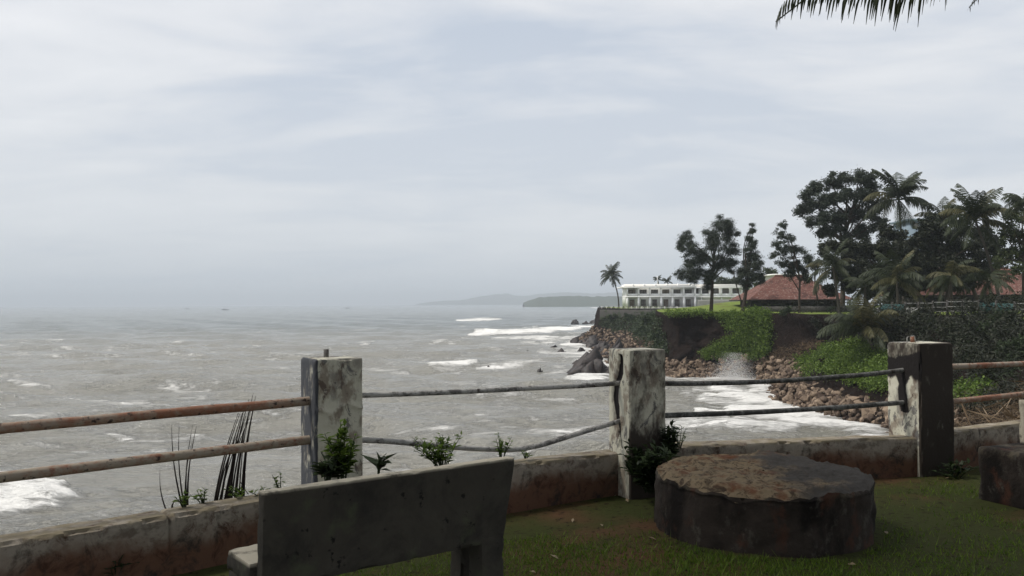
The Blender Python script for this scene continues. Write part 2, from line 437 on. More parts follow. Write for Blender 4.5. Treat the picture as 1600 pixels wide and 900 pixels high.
# ------------------------------------------------------------------ coast: key points of cliff top and waterline
KEYS = [  # cliff-top x,y | waterline x,y | profile
    (-30, -21, -42, -8, 'near'), (-5.4, 2.5, -14, 11, 'near'), (-1.62, 6.15, -8, 16, 'near'), (.85, 7.55, -2, 18, 'near'),
    (3.5, 8.35, 5, 21, 'near'), (5.6, 9.5, 9, 25, 'near'), (11, 13.5, 15, 32, 'slope'), (20, 22, 20.5, 42, 'slope'),
    (30, 36, 24.5, 54, 'slope'), (37, 52, 27.3, 65, 'slope'), (39.5, 66, 28.5, 74, 'slope'), (38.5, 80, 28, 84, 'slope'),
    (37.5, 92, 27.6, 92, 'slope'), (36, 104, 29.7, 104, 'cave'), (36.3, 114, 33, 119.5, 'cave'), (34, 122, 30, 120.5, 'slope'),
    (27.5, 127, 25.5, 120, 'bluff'), (23.6, 130, 21.5, 121, 'bluff'), (24.5, 146, 16.5, 136, 'cliff'), (33, 168, 15.5, 162, 'slope'),
    (38.5, 200, 16, 198, 'slope'), (24.2, 232, 17, 240, 'cliff'), (27, 250, 24, 262, 'cliff'), (36, 276, 34, 292, 'cliff'), (95, 300, 100, 320, 'cliff')]
PROF = {'near': [(0, 0), (.02, .05), (.08, .3), (.2, .55), (.5, .8), (1, 1)],
        'cliff': [(0, 0), (.02, .12), (.06, .3), (.12, .5), (.22, .62), (.6, .82), (1, 1)],
        'slope': [(0, 0), (.08, .06), (.27, .25), (.46, .45), (.66, .70), (1, 1)],
        'cave': [(0, 0), (.03, .05), (-.10, .13), (-.28, .30), (-.10, .50), (.25, .66), (.65, .86), (1, 1)],
        'bluff': [(0, 0), (.04, .05), (-.10, .17), (-.12, .45), (.10, .70), (.55, .87), (1, 1)]}
ND = 34
DS = np.linspace(0, 1, ND) ** .9
def prof(t):
    u, d = zip(*PROF[t]); return np.interp(DS, d, u)
def catmull(A, t):
    A = np.asarray(A, float); n = len(A); i = np.clip(np.floor(t).astype(int), 0, n - 2); f = (t - i)[:, None]
    p0, p1, p2, p3 = A[np.maximum(i - 1, 0)], A[i], A[i + 1], A[np.minimum(i + 2, n - 1)]
    return .5 * (2 * p1 + (p2 - p0) * f + (2 * p0 - 5 * p1 + 4 * p2 - p3) * f ** 2 + (3 * p1 - p0 - 3 * p2 + p3) * f ** 3)
KT = np.concatenate([np.linspace(i, i + 1, 22 if i > 5 else 8, endpoint=False) for i in range(len(KEYS) - 1)] + [[len(KEYS) - 1.0]])
Tp = catmull([k[:2] for k in KEYS], KT); Wp = catmull([k[2:4] for k in KEYS], KT)
lin = np.array([[np.interp(t, range(len(KEYS)), [prof(k[4])[j] for k in KEYS]) for j in range(ND)] for t in KT])
# near the wall keep the edge straight
ns = len(KT)
def ground_z(x, y):
    x = np.asarray(x, float); y = np.asarray(y, float)
    r = np.hypot(x, y)
    far = sstep(15, 60, r)
    z = -.02 + far * (.25 + fbm(np.stack([x * .06, y * .06, x * 0], -1), 3, 3) * .8)
    z = z + 1.5 * np.exp(-(((x - 40) / 9) ** 2 + ((y - 150) / 12) ** 2))
    z = z + fbm(np.stack([x * .9, y * .9, x * 0], -1), 3, 5) * .05 * (1 - far)
    return z
Tz = ground_z(Tp[:, 0], Tp[:, 1])
cl = np.zeros((ns, ND, 3))
hor = Wp - Tp
cl[:, :, 0] = Tp[:, None, 0] + hor[:, None, 0] * lin
cl[:, :, 1] = Tp[:, None, 1] + hor[:, None, 1] * lin
cl[:, :, 2] = Tz[:, None] + (-9.9 - Tz[:, None]) * DS[None, :]
q = cl.reshape(-1, 3)
amp = (np.sin(np.clip(DS, 0, 1) * math.pi) ** .6)[None, :] * np.where(KT > 5.5, 1.0, .35)[:, None]
amp = amp.reshape(-1)
nrm = np.stack([np.repeat(hor[:, 0], ND), np.repeat(hor[:, 1], ND)], -1); nrm /= np.linalg.norm(nrm, axis=1)[:, None]
dd = fbm(q * .16, 4, 11) * 4.2 + fbm(q * (.7, .7, 1.1), 4, 12) * 2.4
q[:, :2] += nrm * (dd * amp)[:, None]
q[:, 2] += fbm(q * .5, 3, 14) * .9 * amp
ii = np.arange(ns - 1)[:, None] * ND; jj = np.arange(ND - 1)[None, :]
CF = np.stack([ii + jj, ii + jj + 1, ii + ND + jj + 1, ii + ND + jj], -1).reshape(-1, 4)
CV = q
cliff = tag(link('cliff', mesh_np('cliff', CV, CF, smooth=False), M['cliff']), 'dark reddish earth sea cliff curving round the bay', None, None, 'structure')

# flat land behind the cliff top
INL = [(-25, -60), (-3, -60), (6, -60), (16, -60), (30, -60), (48, -60), (80, -50), (110, -20), (140, 10), (160, 40), (170, 60), (172, 78), (174, 92),
       (176, 104), (178, 114), (180, 124), (182, 134), (184, 144), (186, 158), (188, 176), (190, 204), (190, 236), (190, 256), (190, 280), (190, 302)]
Ip = catmull(INL, KT)
NU = 40
us = np.linspace(0, 1, NU) ** 2.2
gp = Tp[:, None, :] * (1 - us)[None, :, None] + Ip[:, None, :] * us[None, :, None]
gv = np.zeros((ns, NU, 3)); gv[:, :, :2] = gp
gv[:, :, 2] = ground_z(gp[..., 0].ravel(), gp[..., 1].ravel()).reshape(ns, NU)
def strip(i0, i1):
    V = gv[i0:i1].reshape(-1, 3); n = i1 - i0
    a = np.arange(n - 1)[:, None] * NU; b = np.arange(NU - 1)[None, :]
    return V, np.stack([a + b, a + NU + b, a + NU + b + 1, a + b + 1], -1).reshape(-1, 4)
isp = int(np.searchsorted(KT, 6.0))
LV, LF = strip(0, isp + 1); HV, HF = strip(isp, ns)
tag(link('lawn', mesh_np('lawn', LV, LF, smooth=True), M['lawn']), 'worn green lawn with bare reddish soil along the low wall', None, None, 'structure')
tag(link('headland_ground', mesh_np('headland_ground', HV, HF, smooth=True), M['land']), 'bright green lawn on top of the headland', None, None, 'structure')
BV = BVHTree.FromPolygons([tuple(v) for v in np.concatenate([CV, HV])], [tuple(f) for f in CF] + [tuple(f) for f in (HF + len(CV))])
def hit(px, py):
    d = ray(px, py).normalized(); h = BV.ray_cast(EYE, d, 400)
    return h
def gz(x, y):
    return float(ground_z(np.array([x]), np.array([y]))[0])

# ------------------------------------------------------------------ sea
NA, NR = 760, 720
ang = np.radians(np.linspace(-62, 44, NA)); rad = np.exp(np.linspace(math.log(9), math.log(14000), NR))
A, R = np.meshgrid(ang, rad, indexing='ij')
sxv = (np.sin(A) * R).ravel(); syv = (np.cos(A) * R).ravel()
sv = np.stack([sxv, syv, np.full(sxv.size, SEA)], -1)
Rr = R.ravel()
def dist_poly(pts, poly):
    best = np.full(len(pts), 1e9)
    for a, b in zip(poly[:-1], poly[1:]):
        ab = b - a; t = np.clip(((pts - a) @ ab) / (ab @ ab + 1e-9), 0, 1)
        best = np.minimum(best, np.linalg.norm(pts - (a + t[:, None] * ab), axis=1))
    return best
nearm = Rr < 420
px_, py_ = project(sv)
# foam: strokes on the water (endpoints as seen, thickness in px), strength
STROKES = [((-60, 795), (50, 795), 44, 1.8), ((30, 768), (98, 772), 22, 1.7), ((-60, 752), (96, 756), 12, 1.45), ((-60, 728), (100, 726), 5, .55),
           ((715, 501), (782, 499), 2.6, 1.4), ((735, 524), (905, 514), 4.2, 1.5), ((745, 519), (860, 519), 4.2, 1.25), ((770, 530), (900, 528), 4.2, 1.25),
           ((672, 575), (745, 573), 4, 1.4), ((745, 577), (830, 573), 3.6, 1.15), ((850, 552), (935, 548), 10, 1.0), ((840, 560), (900, 585), 9, .7),
           ((890, 592), (955, 586), 10, 1.4), ((905, 565), (950, 600), 10, 1.2), ((640, 590), (900, 610), 8, .35),
           ((1150, 590), (1178, 600), 14, 1.25), ((1120, 610), (1200, 625), 14, 1.3), ((1150, 640), (1300, 650), 17, 1.5), ((1230, 660), (1320, 668), 16, 1.7),
           ((1040, 600), (1150, 588), 7, .9), ((1180, 612), (1230, 640), 12, 1.2), ((1045, 672), (1240, 678), 14, 1.15), ((1050, 648), (1150, 652), 9, .85),
           ((1100, 622), (1200, 640), 16, 1.05), ((880, 690), (1040, 680), 16, .85), ((575, 690), (900, 668), 20, .52), ((570, 640), (960, 640), 24, .46),
           ((585, 660), (640, 655), 4, .7), ((780, 660), (860, 648), 5, .6), ((850, 640), (900, 634), 4, .6),
           ((72, 535), (104, 533), 2.0, 1.0), ((325, 549), (350, 549), 1.6, .9), ((285, 566), (315, 566), 3.5, .8), ((330, 566), (368, 566), 2.2, .8),
           ((400, 584), (470, 588), 3, .65), ((90, 620), (180, 632), 5, .55), ((-40, 625), (60, 640), 5, .6), ((120, 650), (170, 640), 6, .55),
           ((925, 472), (960, 472), .8, .8), ((922, 481), (940, 481), 1.2, 1.0), ((600, 560), (740, 548), 6, .3), ((200, 585), (480, 612), 20, .42), ((60, 640), (420, 690), 30, .36)]
rs = random.Random(77)
for k in range(60):
    x = rs.uniform(700, 930); y = rs.uniform(510, 600); l = rs.uniform(10, 60) * (.5 + (x - 700) / 230)
    STROKES.append(((x, y), (x + l, y - l * rs.uniform(-.01, .07)), rs.uniform(1.2, 2.8), rs.uniform(.8, 1.5) * (.55 + .45 * (x - 700) / 230)))
for k in range(210):
    y = 536 + rs.random() ** 1.5 * 200; x = rs.uniform(-60, 1000); l = rs.uniform(15, 90)
    STROKES.append(((x, y), (x + l, y + l * rs.uniform(-.08, .12)), rs.uniform(.8, 1.9) * (1 + (y - 536) / 110), rs.uniform(.55, 1.0)))
for k in range(40):
    x = rs.uniform(1040, 1260); y = rs.uniform(598, 690); l = rs.uniform(15, 70)
    STROKES.append(((x, y), (x + l, y + l * rs.uniform(-.1, .15)), rs.uniform(1.5, 5), rs.uniform(.8, 1.4)))
foam = np.zeros(len(sv))
pp = np.stack([px_, py_], -1)
for (a, b, w, st) in STROKES:
    xm0, xm1 = min(a[0], b[0]) - w * 9, max(a[0], b[0]) + w * 9; ym0, ym1 = min(a[1], b[1]) - w * 3, max(a[1], b[1]) + w * 3
    q_ = np.flatnonzero((px_ > xm0) & (px_ < xm1) & (py_ > ym0) & (py_ < ym1))
    a = np.array(a, float); b = np.array(b, float); ab = b - a
    t = np.clip(((pp[q_] - a) @ ab) / (ab @ ab), 0, 1)
    d = pp[q_] - (a + t[:, None] * ab); d = np.hypot(d[:, 0] * .35, d[:, 1]) / (w * (.45 + .55 * np.sin(t * math.pi)))
    foam[q_] = np.maximum(foam[q_], st * np.exp(-d ** 2 * .9))
sel = nearm & (px_ > 780)
shore = np.full(len(sv), 1e9)
wp = Wp[(KT > 6) & (KT < 22)][::3]
shore[sel] = dist_poly(sv[sel][:, :2], wp)
foam = np.maximum(foam, 1.15 * np.exp(-(shore / 3.2) ** 2) + .0)
foam = np.maximum(foam, .62 * np.exp(-(shore / 9) ** 2))
# waves: displaced where the grid resolves them
pw = sv[:, :2] + np.stack([fbm(np.stack([sxv * .02, syv * .02, sxv * 0], -1), 3, 40), fbm(np.stack([sxv * .02, syv * .02, sxv * 0 + 9], -1), 3, 41)], -1) * 26
hgt = np.zeros(len(sv))
for lam, am, an in ((31, .36, 78), (19, .28, 96), (11, .18, 64), (7.1, .12, 110), (4.3, .07, 85), (3.1, .05, 50)):
    kx, ky = math.cos(math.radians(an)), math.sin(math.radians(an))
    ph = 2 * math.pi / lam * (pw[:, 0] * kx + pw[:, 1] * ky) + lam
    fade = 1 - sstep(lam * 18, lam * 60, Rr)
    c = (np.sin(ph) * .5 + .5) ** 1.8
    mod = .45 + 1.3 * np.clip(fbm(np.stack([sxv / lam * .4, syv / lam * .4, sxv * 0 + lam], -1), 2, 50) + .5, 0, 1)
    hgt += (c - .35) * 2 * am * fade * mod
calm = sstep(2, 14, shore)
hgt *= .35 + .65 * calm
hgt += np.clip(foam - .75, 0, .6) * .55 * (1 - sstep(200, 600, Rr)) * (fbm(np.stack([sxv * .6, syv * .6, sxv * 0], -1), 3, 60) + .75)
crest = sstep(.42, .75, hgt)
foam = np.maximum(foam, crest * .55 * (1 - sstep(150, 400, Rr)))
sv[:, 2] += hgt
ai = np.arange(NA - 1)[:, None] * NR; bj = np.arange(NR - 1)[None, :]
SF = np.stack([ai + bj, ai + bj + 1, ai + NR + bj + 1, ai + NR + bj], -1).reshape(-1, 4)
SF = SF[:, ::-1]
def seamat():
    s = NB('murky_sea_water', .14, .5)
    s.base((.195, .188, .162), (.255, .245, .21), s.noise(.03, 4))
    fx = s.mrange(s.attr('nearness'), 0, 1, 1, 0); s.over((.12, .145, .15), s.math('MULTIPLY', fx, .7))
    s.b.inputs['IOR'].default_value = 1.33
    fo = s.attr('foam')
    fine = s.noise(.45, 9, .70, (.55, 1.2, 1), 3, 1.2)
    fin2 = s.noise(2.2, 7, .68, (.6, 1.2, 1), 43, .8)
    med = s.noise(.16, 6, .6, (.35, 1.2, 1), 13, .6)
    v = s.math('ADD', fo, s.math('ADD', s.math('MULTIPLY', s.math('SUBTRACT', fine, .5), 2.5), s.math('MULTIPLY', s.math('SUBTRACT', fin2, .5), 1.1)))
    v = s.math('ADD', v, s.math('MULTIPLY', s.math('SUBTRACT', med, .5), 1.3))
    m1 = s.mrange(v, .42, 1.28)
    st = s.math('ADD', s.math('MULTIPLY', s.math('SUBTRACT', fine, .5), 1.5), s.math('MULTIPLY', s.math('SUBTRACT', med, .5), 1.5))
    st = s.math('ADD', st, s.math('MULTIPLY', s.math('SUBTRACT', fin2, .5), 1.0))
    m2 = s.math('MULTIPLY', s.mrange(s.math('ADD', st, s.math('MULTIPLY', fo, .30)), .12, .50), .62)
    m2 = s.math('MULTIPLY', m2, s.attr('nearness'))
    mask = s.math('MAXIMUM', m1, m2)
    s.over((.76, .75, .72), mask)
    s.l(s.mrange(mask, 0, 1, .14, .85), s.b.inputs['Roughness'])
    s.bump(s.noise(.22, 6, .6, (.5, 1.3, 1), 23), .9, 1.8)
    s.bump(s.noise(1.5, 7, .65, (.7, 1.3, 1), 33, .4), .9, .4)
    s.bump(mask, .5, .25).bump(s.math('MULTIPLY', fin2, mask), .6, .3)
    return s.done()
M['sea'] = seamat()
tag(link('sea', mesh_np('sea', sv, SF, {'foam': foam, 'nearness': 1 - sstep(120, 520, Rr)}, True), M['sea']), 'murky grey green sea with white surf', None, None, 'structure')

# ------------------------------------------------------------------ distant hills
def hill(name, pts, Y, label, thick=600):
    # ridge line from pixels, given a real depth
    V, Fc = [], []
    xs = np.array([p[0] for p in pts], float); ys = np.array([p[1] for p in pts], float)
    n = 90; X = np.linspace(xs[0], xs[-1], n); Yp = np.interp(X, xs, ys)
    prof_ = [(-1, 0), (-.55, .45), (-.2, .85), (0, 1), (.4, .8), (1, 0)]
    for i in range(n):
        p = P(X[i], Yp[i], Y); h = p.z - SEA
        bump_ = float(fbm(np.array([[X[i] * .12, 0, 0]]), 4, 71)[0])
        h = max(.3, h * (1 + .22 * bump_))
        for (o, k) in prof_:
            V.append((p.x, Y + o * thick * .5, SEA - .5 + (h + .5) * k * (1 + .12 * math.sin(i * 1.7 + o * 9)) if 0 < k < 1 else SEA - .5 + (h + .5) * k))
    m = len(prof_)
    for i in range(n - 1):
        for j in range(m - 1):
            a = i * m + j; Fc.append((a, a + m, a + m + 1, a + 1))
    o = link(name, mesh_np(name, V, np.array(Fc), smooth=True), M['haze_hill'])
    return tag(o, label, None, None, 'structure')
hill('wooded_headland', [(818, 473.0), (826, 469), (842, 464.5), (870, 463), (905, 462.5), (950, 463.5), (1010, 464), (1100, 465)], 3000, 'low wooded headland far across the bay')
hill('far_hills', [(655, 474.0), (690, 470), (725, 468.5), (760, 461), (790, 459), (815, 463), (840, 459), (880, 457), (940, 458.5), (1000, 456), (1200, 455)], 8500, 'faint hazy hills behind the wooded headland', 900)

# ------------------------------------------------------------------ rocks
def rock_mesh(i, flat=.75):
    bm = bmesh.new(); r = random.Random(100 + i)
    for _ in range(13):
        v = Vector((r.gauss(0, 1), r.gauss(0, 1), r.gauss(0, 1))).normalized()
        k = r.uniform(.75, 1.05)
        bm.verts.new((v.x * k * r.uniform(.8, 1.1), v.y * k, v.z * k * flat))
    res = bmesh.ops.convex_hull(bm, input=bm.verts)
    for v in [v for v in bm.verts if not v.link_faces]: bm.verts.remove(v)
    me = bpy.data.meshes.new('boulder'); bm.to_mesh(me); bm.free()
    return me
RM = [rock_mesh(i) for i in range(9)]
for m in RM: m.materials.append(M['rock'])
RMV = []
for m in RM:
    v = np.zeros(len(m.vertices) * 3); m.vertices.foreach_get('co', v)
    f = np.array([list(p.vertices) for p in m.polygons]); RMV.append((v.reshape(-1, 3), f))
# talus positions along the loft
cand = []
G3 = CV.reshape(ns, ND, 3)
for k in range(5200):
    i = int(RNG.integers(np.searchsorted(KT, 8.6), np.searchsorted(KT, 22.0)))
    t = KT[i]
    lo = .60 if not (10.3 < t < 12.6) else .72
    if 15.6 < t < 17.6: lo = .70
    if t > 17.6: lo = .50
    j = int(np.searchsorted(DS, RNG.uniform(lo, .985)))
    p = G3[i, min(j, ND - 1)] + RNG.normal(0, .45, 3) * (1, 1, .15)
    if p[2] < SEA - .5: continue
    s = RNG.uniform(.24, .62) * (1.0 if RNG.random() > .06 else 1.7)
    cand.append((p, s, t))
cp = np.array([c[0] for c in cand]); cs = np.array([c[1] for c in cand])
rpx, rpy = project(cp)
vis = (rpx > 870) & (rpx < 1610) & (rpy < 690) & ~((rpx > 948) & (rpx < 1036) & (rpy > 548)) & ~((rpx > 1392) & (rpx < 1488) & (rpy > 535))
score = np.where(vis, cs / np.linalg.norm(cp, axis=1), 0)
order = np.argsort(-score)
big = set(order[:290].tolist())
heap = []
for n, (p, s, t) in enumerate(cand):
    rx, ry, rz = RNG.uniform(0, 6.28, 3)
    if n in big:
        o = bpy.data.objects.new('boulder', RM[n % 9]); COL.objects.link(o)
        o.location = p; o.rotation_euler = (rx, ry, rz); o.scale = (s * RNG.uniform(.8, 1.3), s * RNG.uniform(.7, 1.1), s * RNG.uniform(.6, .95))
        zone = 0 if t < 12.8 else 1 if t < 17.6 else 2
        tag(o, ('brown broken boulder in the rubble bank below the creeper slope of the inner bay', 'brown broken boulder in the rubble at the foot of the dark bluff', 'brown broken boulder on the rubble point below the hotel terrace')[zone], 'boulder',
            ('boulders of the inner bay bank', 'boulders at the bluff foot', 'boulders of the rubble point')[zone])
    else:
        V, Fc = RMV[n % 9]
        Rm = np.array(Matrix.Rotation(rz, 3, 'Z') @ Matrix.Rotation(rx, 3, 'X'))
        heap.append(((V * (s * 1.1, s * .9, s * .8)) @ Rm.T + p, Fc))
tag(link('boulder_heap', mesh_np('boulder_heap', *cat(heap)), M['rockheap']), 'rubble of smaller broken stones between the boulders on the shore', 'rubble', None, 'stuff')

def crag(name, px0, px1, pyb, pyt, label, seed, peak=.5, depthf=.8, mat='wetrock', group=None):
    """sea rock: waterline at pyb, width px0..px1, peak at pyt"""
    a = G(px0, pyb, SEA); b = G(px1, pyb, SEA); c = (a + b) / 2
    wdt = (b - a).length; tz = P((px0 + px1) / 2, pyt, c.y).z; h = max(.35, tz - SEA)
    rr_ = np.random.default_rng(seed * 13 + 1); bm = bmesh.new()
    nch = 9 if wdt > 6 else 5
    for q_ in range(nch):
        u = (q_ + .5) / nch + rr_.uniform(-.05, .05); f_ = max(.22, 1 - 1.5 * abs(u - peak)) if q_ else 1.0
        if q_ == 0: u = peak
        hh = h * f_ * (rr_.uniform(.6, .95) if q_ else 1); ww = wdt * (rr_.uniform(.22, .33) if q_ else .36)
        cx, cy = (u - .5) * wdt * .80, rr_.uniform(-.22, .22) * wdt * depthf
        vs_ = []
        for _ in range(15):
            d_ = rr_.normal(0, 1, 3); d_ /= np.linalg.norm(d_); k_ = rr_.uniform(.8, 1.05); zz_ = d_[2] * .5 + .5
            tp = 1.05 - .62 * zz_
            vs_.append(bm.verts.new((cx + d_[0] * ww * k_ * tp * 1.25 + (zz_ - .5) * ww * .5, cy + d_[1] * ww * k_ * tp, -.6 + zz_ * (hh + .6) * (1 if zz_ > .9 else k_))))
        bmesh.ops.convex_hull(bm, input=vs_)
    for v in [v for v in bm.verts if not v.link_faces]: bm.verts.remove(v)
    bmesh.ops.subdivide_edges(bm, edges=bm.edges[:], cuts=2, use_grid_fill=True); bmesh.ops.triangulate(bm, faces=bm.faces[:])
    bm.verts.index_update()
    V = np.array([v.co[:] for v in bm.verts]); Fc = np.array([[v.index for v in f.verts] for f in bm.faces]); bm.free()
    sc_ = wdt / 6; V = V + np.stack([fbm(V / sc_ * 1.1 + 5, 3, seed), fbm(V / sc_ * 1.1 + 15, 3, seed), fbm(V / sc_ * 1.1 + 25, 3, seed)], -1) * .55 * sc_
    V[:, 2] *= h / max(V[:, 2].max(), .1)
    o = link(name, mesh_np(name, V, Fc), M[mat], None, (c.x, c.y + wdt * .3 * depthf, SEA))
    return tag(o, label, 'rock', group)
crag('sea_rock', 884, 960, 586, 541, 'large black pointed rock in the surf below the rubble bank', 3, .52)
crag('sea_rock', 945, 985, 566, 528, 'dark pointed rock rising out of the rubble behind the large black sea rock', 5, .5, .8)
crag('sea_rock', 992, 1030, 566, 524, 'dark rock against the foot of the overgrown bluff', 9, .4, .8)
crag('sea_rock', 884, 916, 572, 562, 'low black ledge joined to the foot of the large pointed sea rock', 11, .5)
for k, (a, b, y0, y1, lab) in enumerate([
        (811, 833, 553.5, 547, 'small dark rock awash furthest from the rubble point'), (852, 876, 546, 539, 'flat dark rock breaking the foam off the rubble point'),
        (866, 888, 551, 544, 'low jagged dark rock next to the flat foam washed rock'), (898, 916, 549, 542.5, 'rounded dark rock close to the rubble point'),
        (759, 768, 576, 570.5, 'tiny dark rock with foam streaming past it'), (836, 848, 579, 574.5, 'small black rock alone in open water'),
        (886, 915, 537, 526.5, 'dark rounded rock at the tip of the rubble point'), (893, 930, 529, 519, 'broad dark rock at the edge of the rubble point'),
        (890, 908, 508, 499, 'pointed rock under the end of the hotel terrace'), (904, 922, 508, 501, 'humped rock next to the pointed rock under the hotel terrace'),
        (918, 940, 508, 500, 'dark rock touching the foot of the hotel terrace')]):
    crag('sea_rock', a, b, y0, y1, lab, 20 + k, .5 + .1 * math.sin(k * 3))
for k in range(9):
    a = 905 + k * 6; y0 = 534 + k * 3.4
    crag('shore_rock', a - 6, a + 26 + (k * 7) % 11, y0 + 2, y0 - 9 - (k * 5) % 7, 'dark wet rock along the foot of the rubble point', 40 + k, .5, .8, 'wetrock', 'wet rocks at the rubble point')
# spray where the surf hits the rubble
def spray(c, w, h, n):
    V, Fc = [], []
    T4 = np.array([(1, 1, 1), (1, -1, -1), (-1, 1, -1), (-1, -1, 1)], float)
    for k in range(n):
        u = RNG.random() ** 1.6; p = np.array(c) + (RNG.normal(0, w * (1 - .55 * u)), RNG.normal(0, w * .7), u * h)
        s = RNG.uniform(.006, .018) * (1.2 - u * .7); o = len(V)
        V.extend(p + T4 * s); Fc.extend([(o, o + 1, o + 2), (o, o + 3, o + 1), (o, o + 2, o + 3), (o + 1, o + 3, o + 2)])
    return np.array(V), np.array(Fc)
c0 = G(1148, 592, SEA)
o = top('surf_spray', spray((0, 0, 0), 1.6, 3.6, 22000), M['foamspray'], (0, 0, 0)); o.location = c0
tag(o, 'white spray thrown up where surf hits the rubble', 'spray', None, 'stuff')

# ------------------------------------------------------------------ foliage helpers
def leaf_quads(C, L, Wd, droop=0.0, rng=RNG, normal=None):
    """one rhombic leaf per centre; returns V,F"""
    n = len(C)
    d = rng.normal(0, 1, (n, 3)); d[:, 2] = d[:, 2] * .7 - droop; d /= np.linalg.norm(d, axis=1)[:, None]
    r = rng.normal(0, 1, (n, 3)); s = np.cross(d, r); s /= np.linalg.norm(s, axis=1)[:, None] + 1e-9
    L = L * rng.uniform(.6, 1.3, n)[:, None]; Wd = Wd * rng.uniform(.6, 1.3, n)[:, None]
    V = np.stack([C - d * L * .5, C + s * Wd * .5 + d * L * .05, C + d * L * .5, C - s * Wd * .5 + d * L * .05], 1).reshape(-1, 3)
    return V, np.arange(n * 4).reshape(-1, 4)
def blob_leaves(blobs, dens, L, Wd, droop=0, sub=13, spread=.27, rng=RNG):
    Cs = []
    for (c, r) in blobs:
        n = int(dens * r * r); k = sub
        u = rng.normal(0, 1, (k, 3)); u /= np.linalg.norm(u, axis=1)[:, None]
        sc = np.array(c) + u * (rng.uniform(.25, .95, (k, 1)) * r)
        w = rng.uniform(.4, 1.4, k); w /= w.sum()
        idx = rng.choice(k, n, p=w)
        Cs.append(sc[idx] + rng.normal(0, 1, (n, 3)) * r * spread * rng.uniform(.5, 1.1, k)[idx][:, None] * (1, 1, .75))
    return leaf_quads(np.concatenate(Cs), L, Wd, droop)
def limb(a, b, r0, r1, bend=.12, n=7, rng=random):
    a = np.array(a, float); b = np.array(b, float); t = np.linspace(0, 1, n)[:, None]
    off = np.array([rng.uniform(-1, 1), rng.uniform(-1, 1), rng.uniform(.1, .6)]) * np.linalg.norm(b - a) * bend
    p = a * (1 - t) + b * t + off * np.sin(t * math.pi)
    return tube(p, np.linspace(r0, r1, n), 6, False)
def tree(name, basepx, Y, blobs, label, leafmat_, dens=330, L=.42, Wd=.16, droop=.2, trunk_r=.28, forks=None, group=None, extra=None, yjit=.5, sub=13, spread=.27):
    """blobs: crown masses (px,py,r px) seen at depth Y; trunk rises from the ground to a fork and a limb goes to every mass"""
    b = P(basepx[0], basepx[1], Y); bz = gz(b.x, b.y) - .05; base = Vector((b.x, b.y, bz))
    root = empty(name, base, label, 'tree', group)
    m = Y / F
    B = []
    for (x, y, r) in blobs:
        rr = r * m; c = P(x, y, Y + random.uniform(-1, 1) * rr * yjit * 1.6); B.append((np.array(c), rr))
    zc = np.mean([c[2] for c, r in B]); lo = min(c[2] - r for c, r in B)
    mid = forks and P(forks[0], forks[1], Y) or Vector((base.x * .5 + np.mean([c[0] for c, r in B]) * .5, b.y, lo * .75 + zc * .25))
    mid = np.array(mid)
    topc = max(B, key=lambda q_: q_[0][2])[0]
    wood = [limb(base, mid, trunk_r, trunk_r * .72, .03), limb(mid, topc, trunk_r * .72, trunk_r * .12, .05)]
    part('trunk', wood[0], M['bark'], root, True)
    limbs = [wood[1]]
    for c, r in B:
        t = random.uniform(0, .55); st = mid * (1 - t) + topc * t
        if c[2] < st[2]: st = mid
        limbs.append(limb(st, c, trunk_r * .42, trunk_r * .10, .12))
        for _ in range(4):
            u = RNG.normal(0, 1, 3); u /= np.linalg.norm(u)
            limbs.append(limb(c, c + u * r * .9, trunk_r * .13, trunk_r * .04, .1, 4))
    if extra:
        for (x0, y0, x1, y1, r) in extra: limbs.append(limb(P(x0, y0, Y), P(x1, y1, Y), r, r * .6, .04))
    part('limbs', cat(limbs), M['bark'], root, True)
    V, Fc = blob_leaves(B, dens, L, Wd, droop, sub, spread)
    part('crown', (V, Fc), M[leafmat_], root)
    return root

# ------------------------------------------------------------------ palms
def frond(pts, n=34, ll=.24, wd=.028, hang=.6, thick=.018, jit=.15, seed=0, t0=.14):
    """leaflets both sides of a curved midrib; returns (rachis VF, leaflet VF)"""
    r = np.random.default_rng(seed)
    pts = np.asarray(pts, float); seg = np.linalg.norm(np.diff(pts, axis=0), axis=1); cum = np.concatenate([[0], np.cumsum(seg)]); Lt = cum[-1]
    def at(t):
        return np.stack([np.interp(t * Lt, cum, pts[:, k]) for k in range(3)], -1)
    t = np.linspace(t0, .995, n); c = at(t); tg = at(np.minimum(t + .02, 1)) - at(np.maximum(t - .02, 0)); tg /= np.linalg.norm(tg, axis=1)[:, None] + 1e-9
    sd_ = np.cross(tg, (0, 0, 1.)); sd_ /= np.linalg.norm(sd_, axis=1)[:, None] + 1e-6
    V = []
    for s in (-1, 1):
        ln = ll * Lt * (np.sin(np.clip(t * .92 + .1, 0, 1) * math.pi) ** .55 * .85 + .2) * r.uniform(1 - jit, 1 + jit, n)
        d = sd_ * s * (1 - .35 * hang) + tg * r.uniform(.35, .75, n)[:, None] + np.array([0, 0, -1.]) * (hang * r.uniform(.6, 1.3, n))[:, None]
        d /= np.linalg.norm(d, axis=1)[:, None]
        e_ = c + d * ln[:, None] * .55
        d2 = d + np.array([0, 0, -.55 * hang]); d2 /= np.linalg.norm(d2, axis=1)[:, None]
        f_ = e_ + d2 * ln[:, None] * .45
        w = tg * (wd * Lt * .5)
        V.append(np.stack([c - w * .6, c + w * .6, e_ + w, e_ - w], 1)); V.append(np.stack([e_ - w, e_ + w, f_ + w * .15, f_ - w * .15], 1))
    V = np.concatenate(V).reshape(-1, 3)
    rp = at(np.linspace(0, 1, 10))
    return tube(rp, np.linspace(thick, thick * .2, 10) * Lt, 4, False), (V, np.arange(len(V)).reshape(-1, 4))
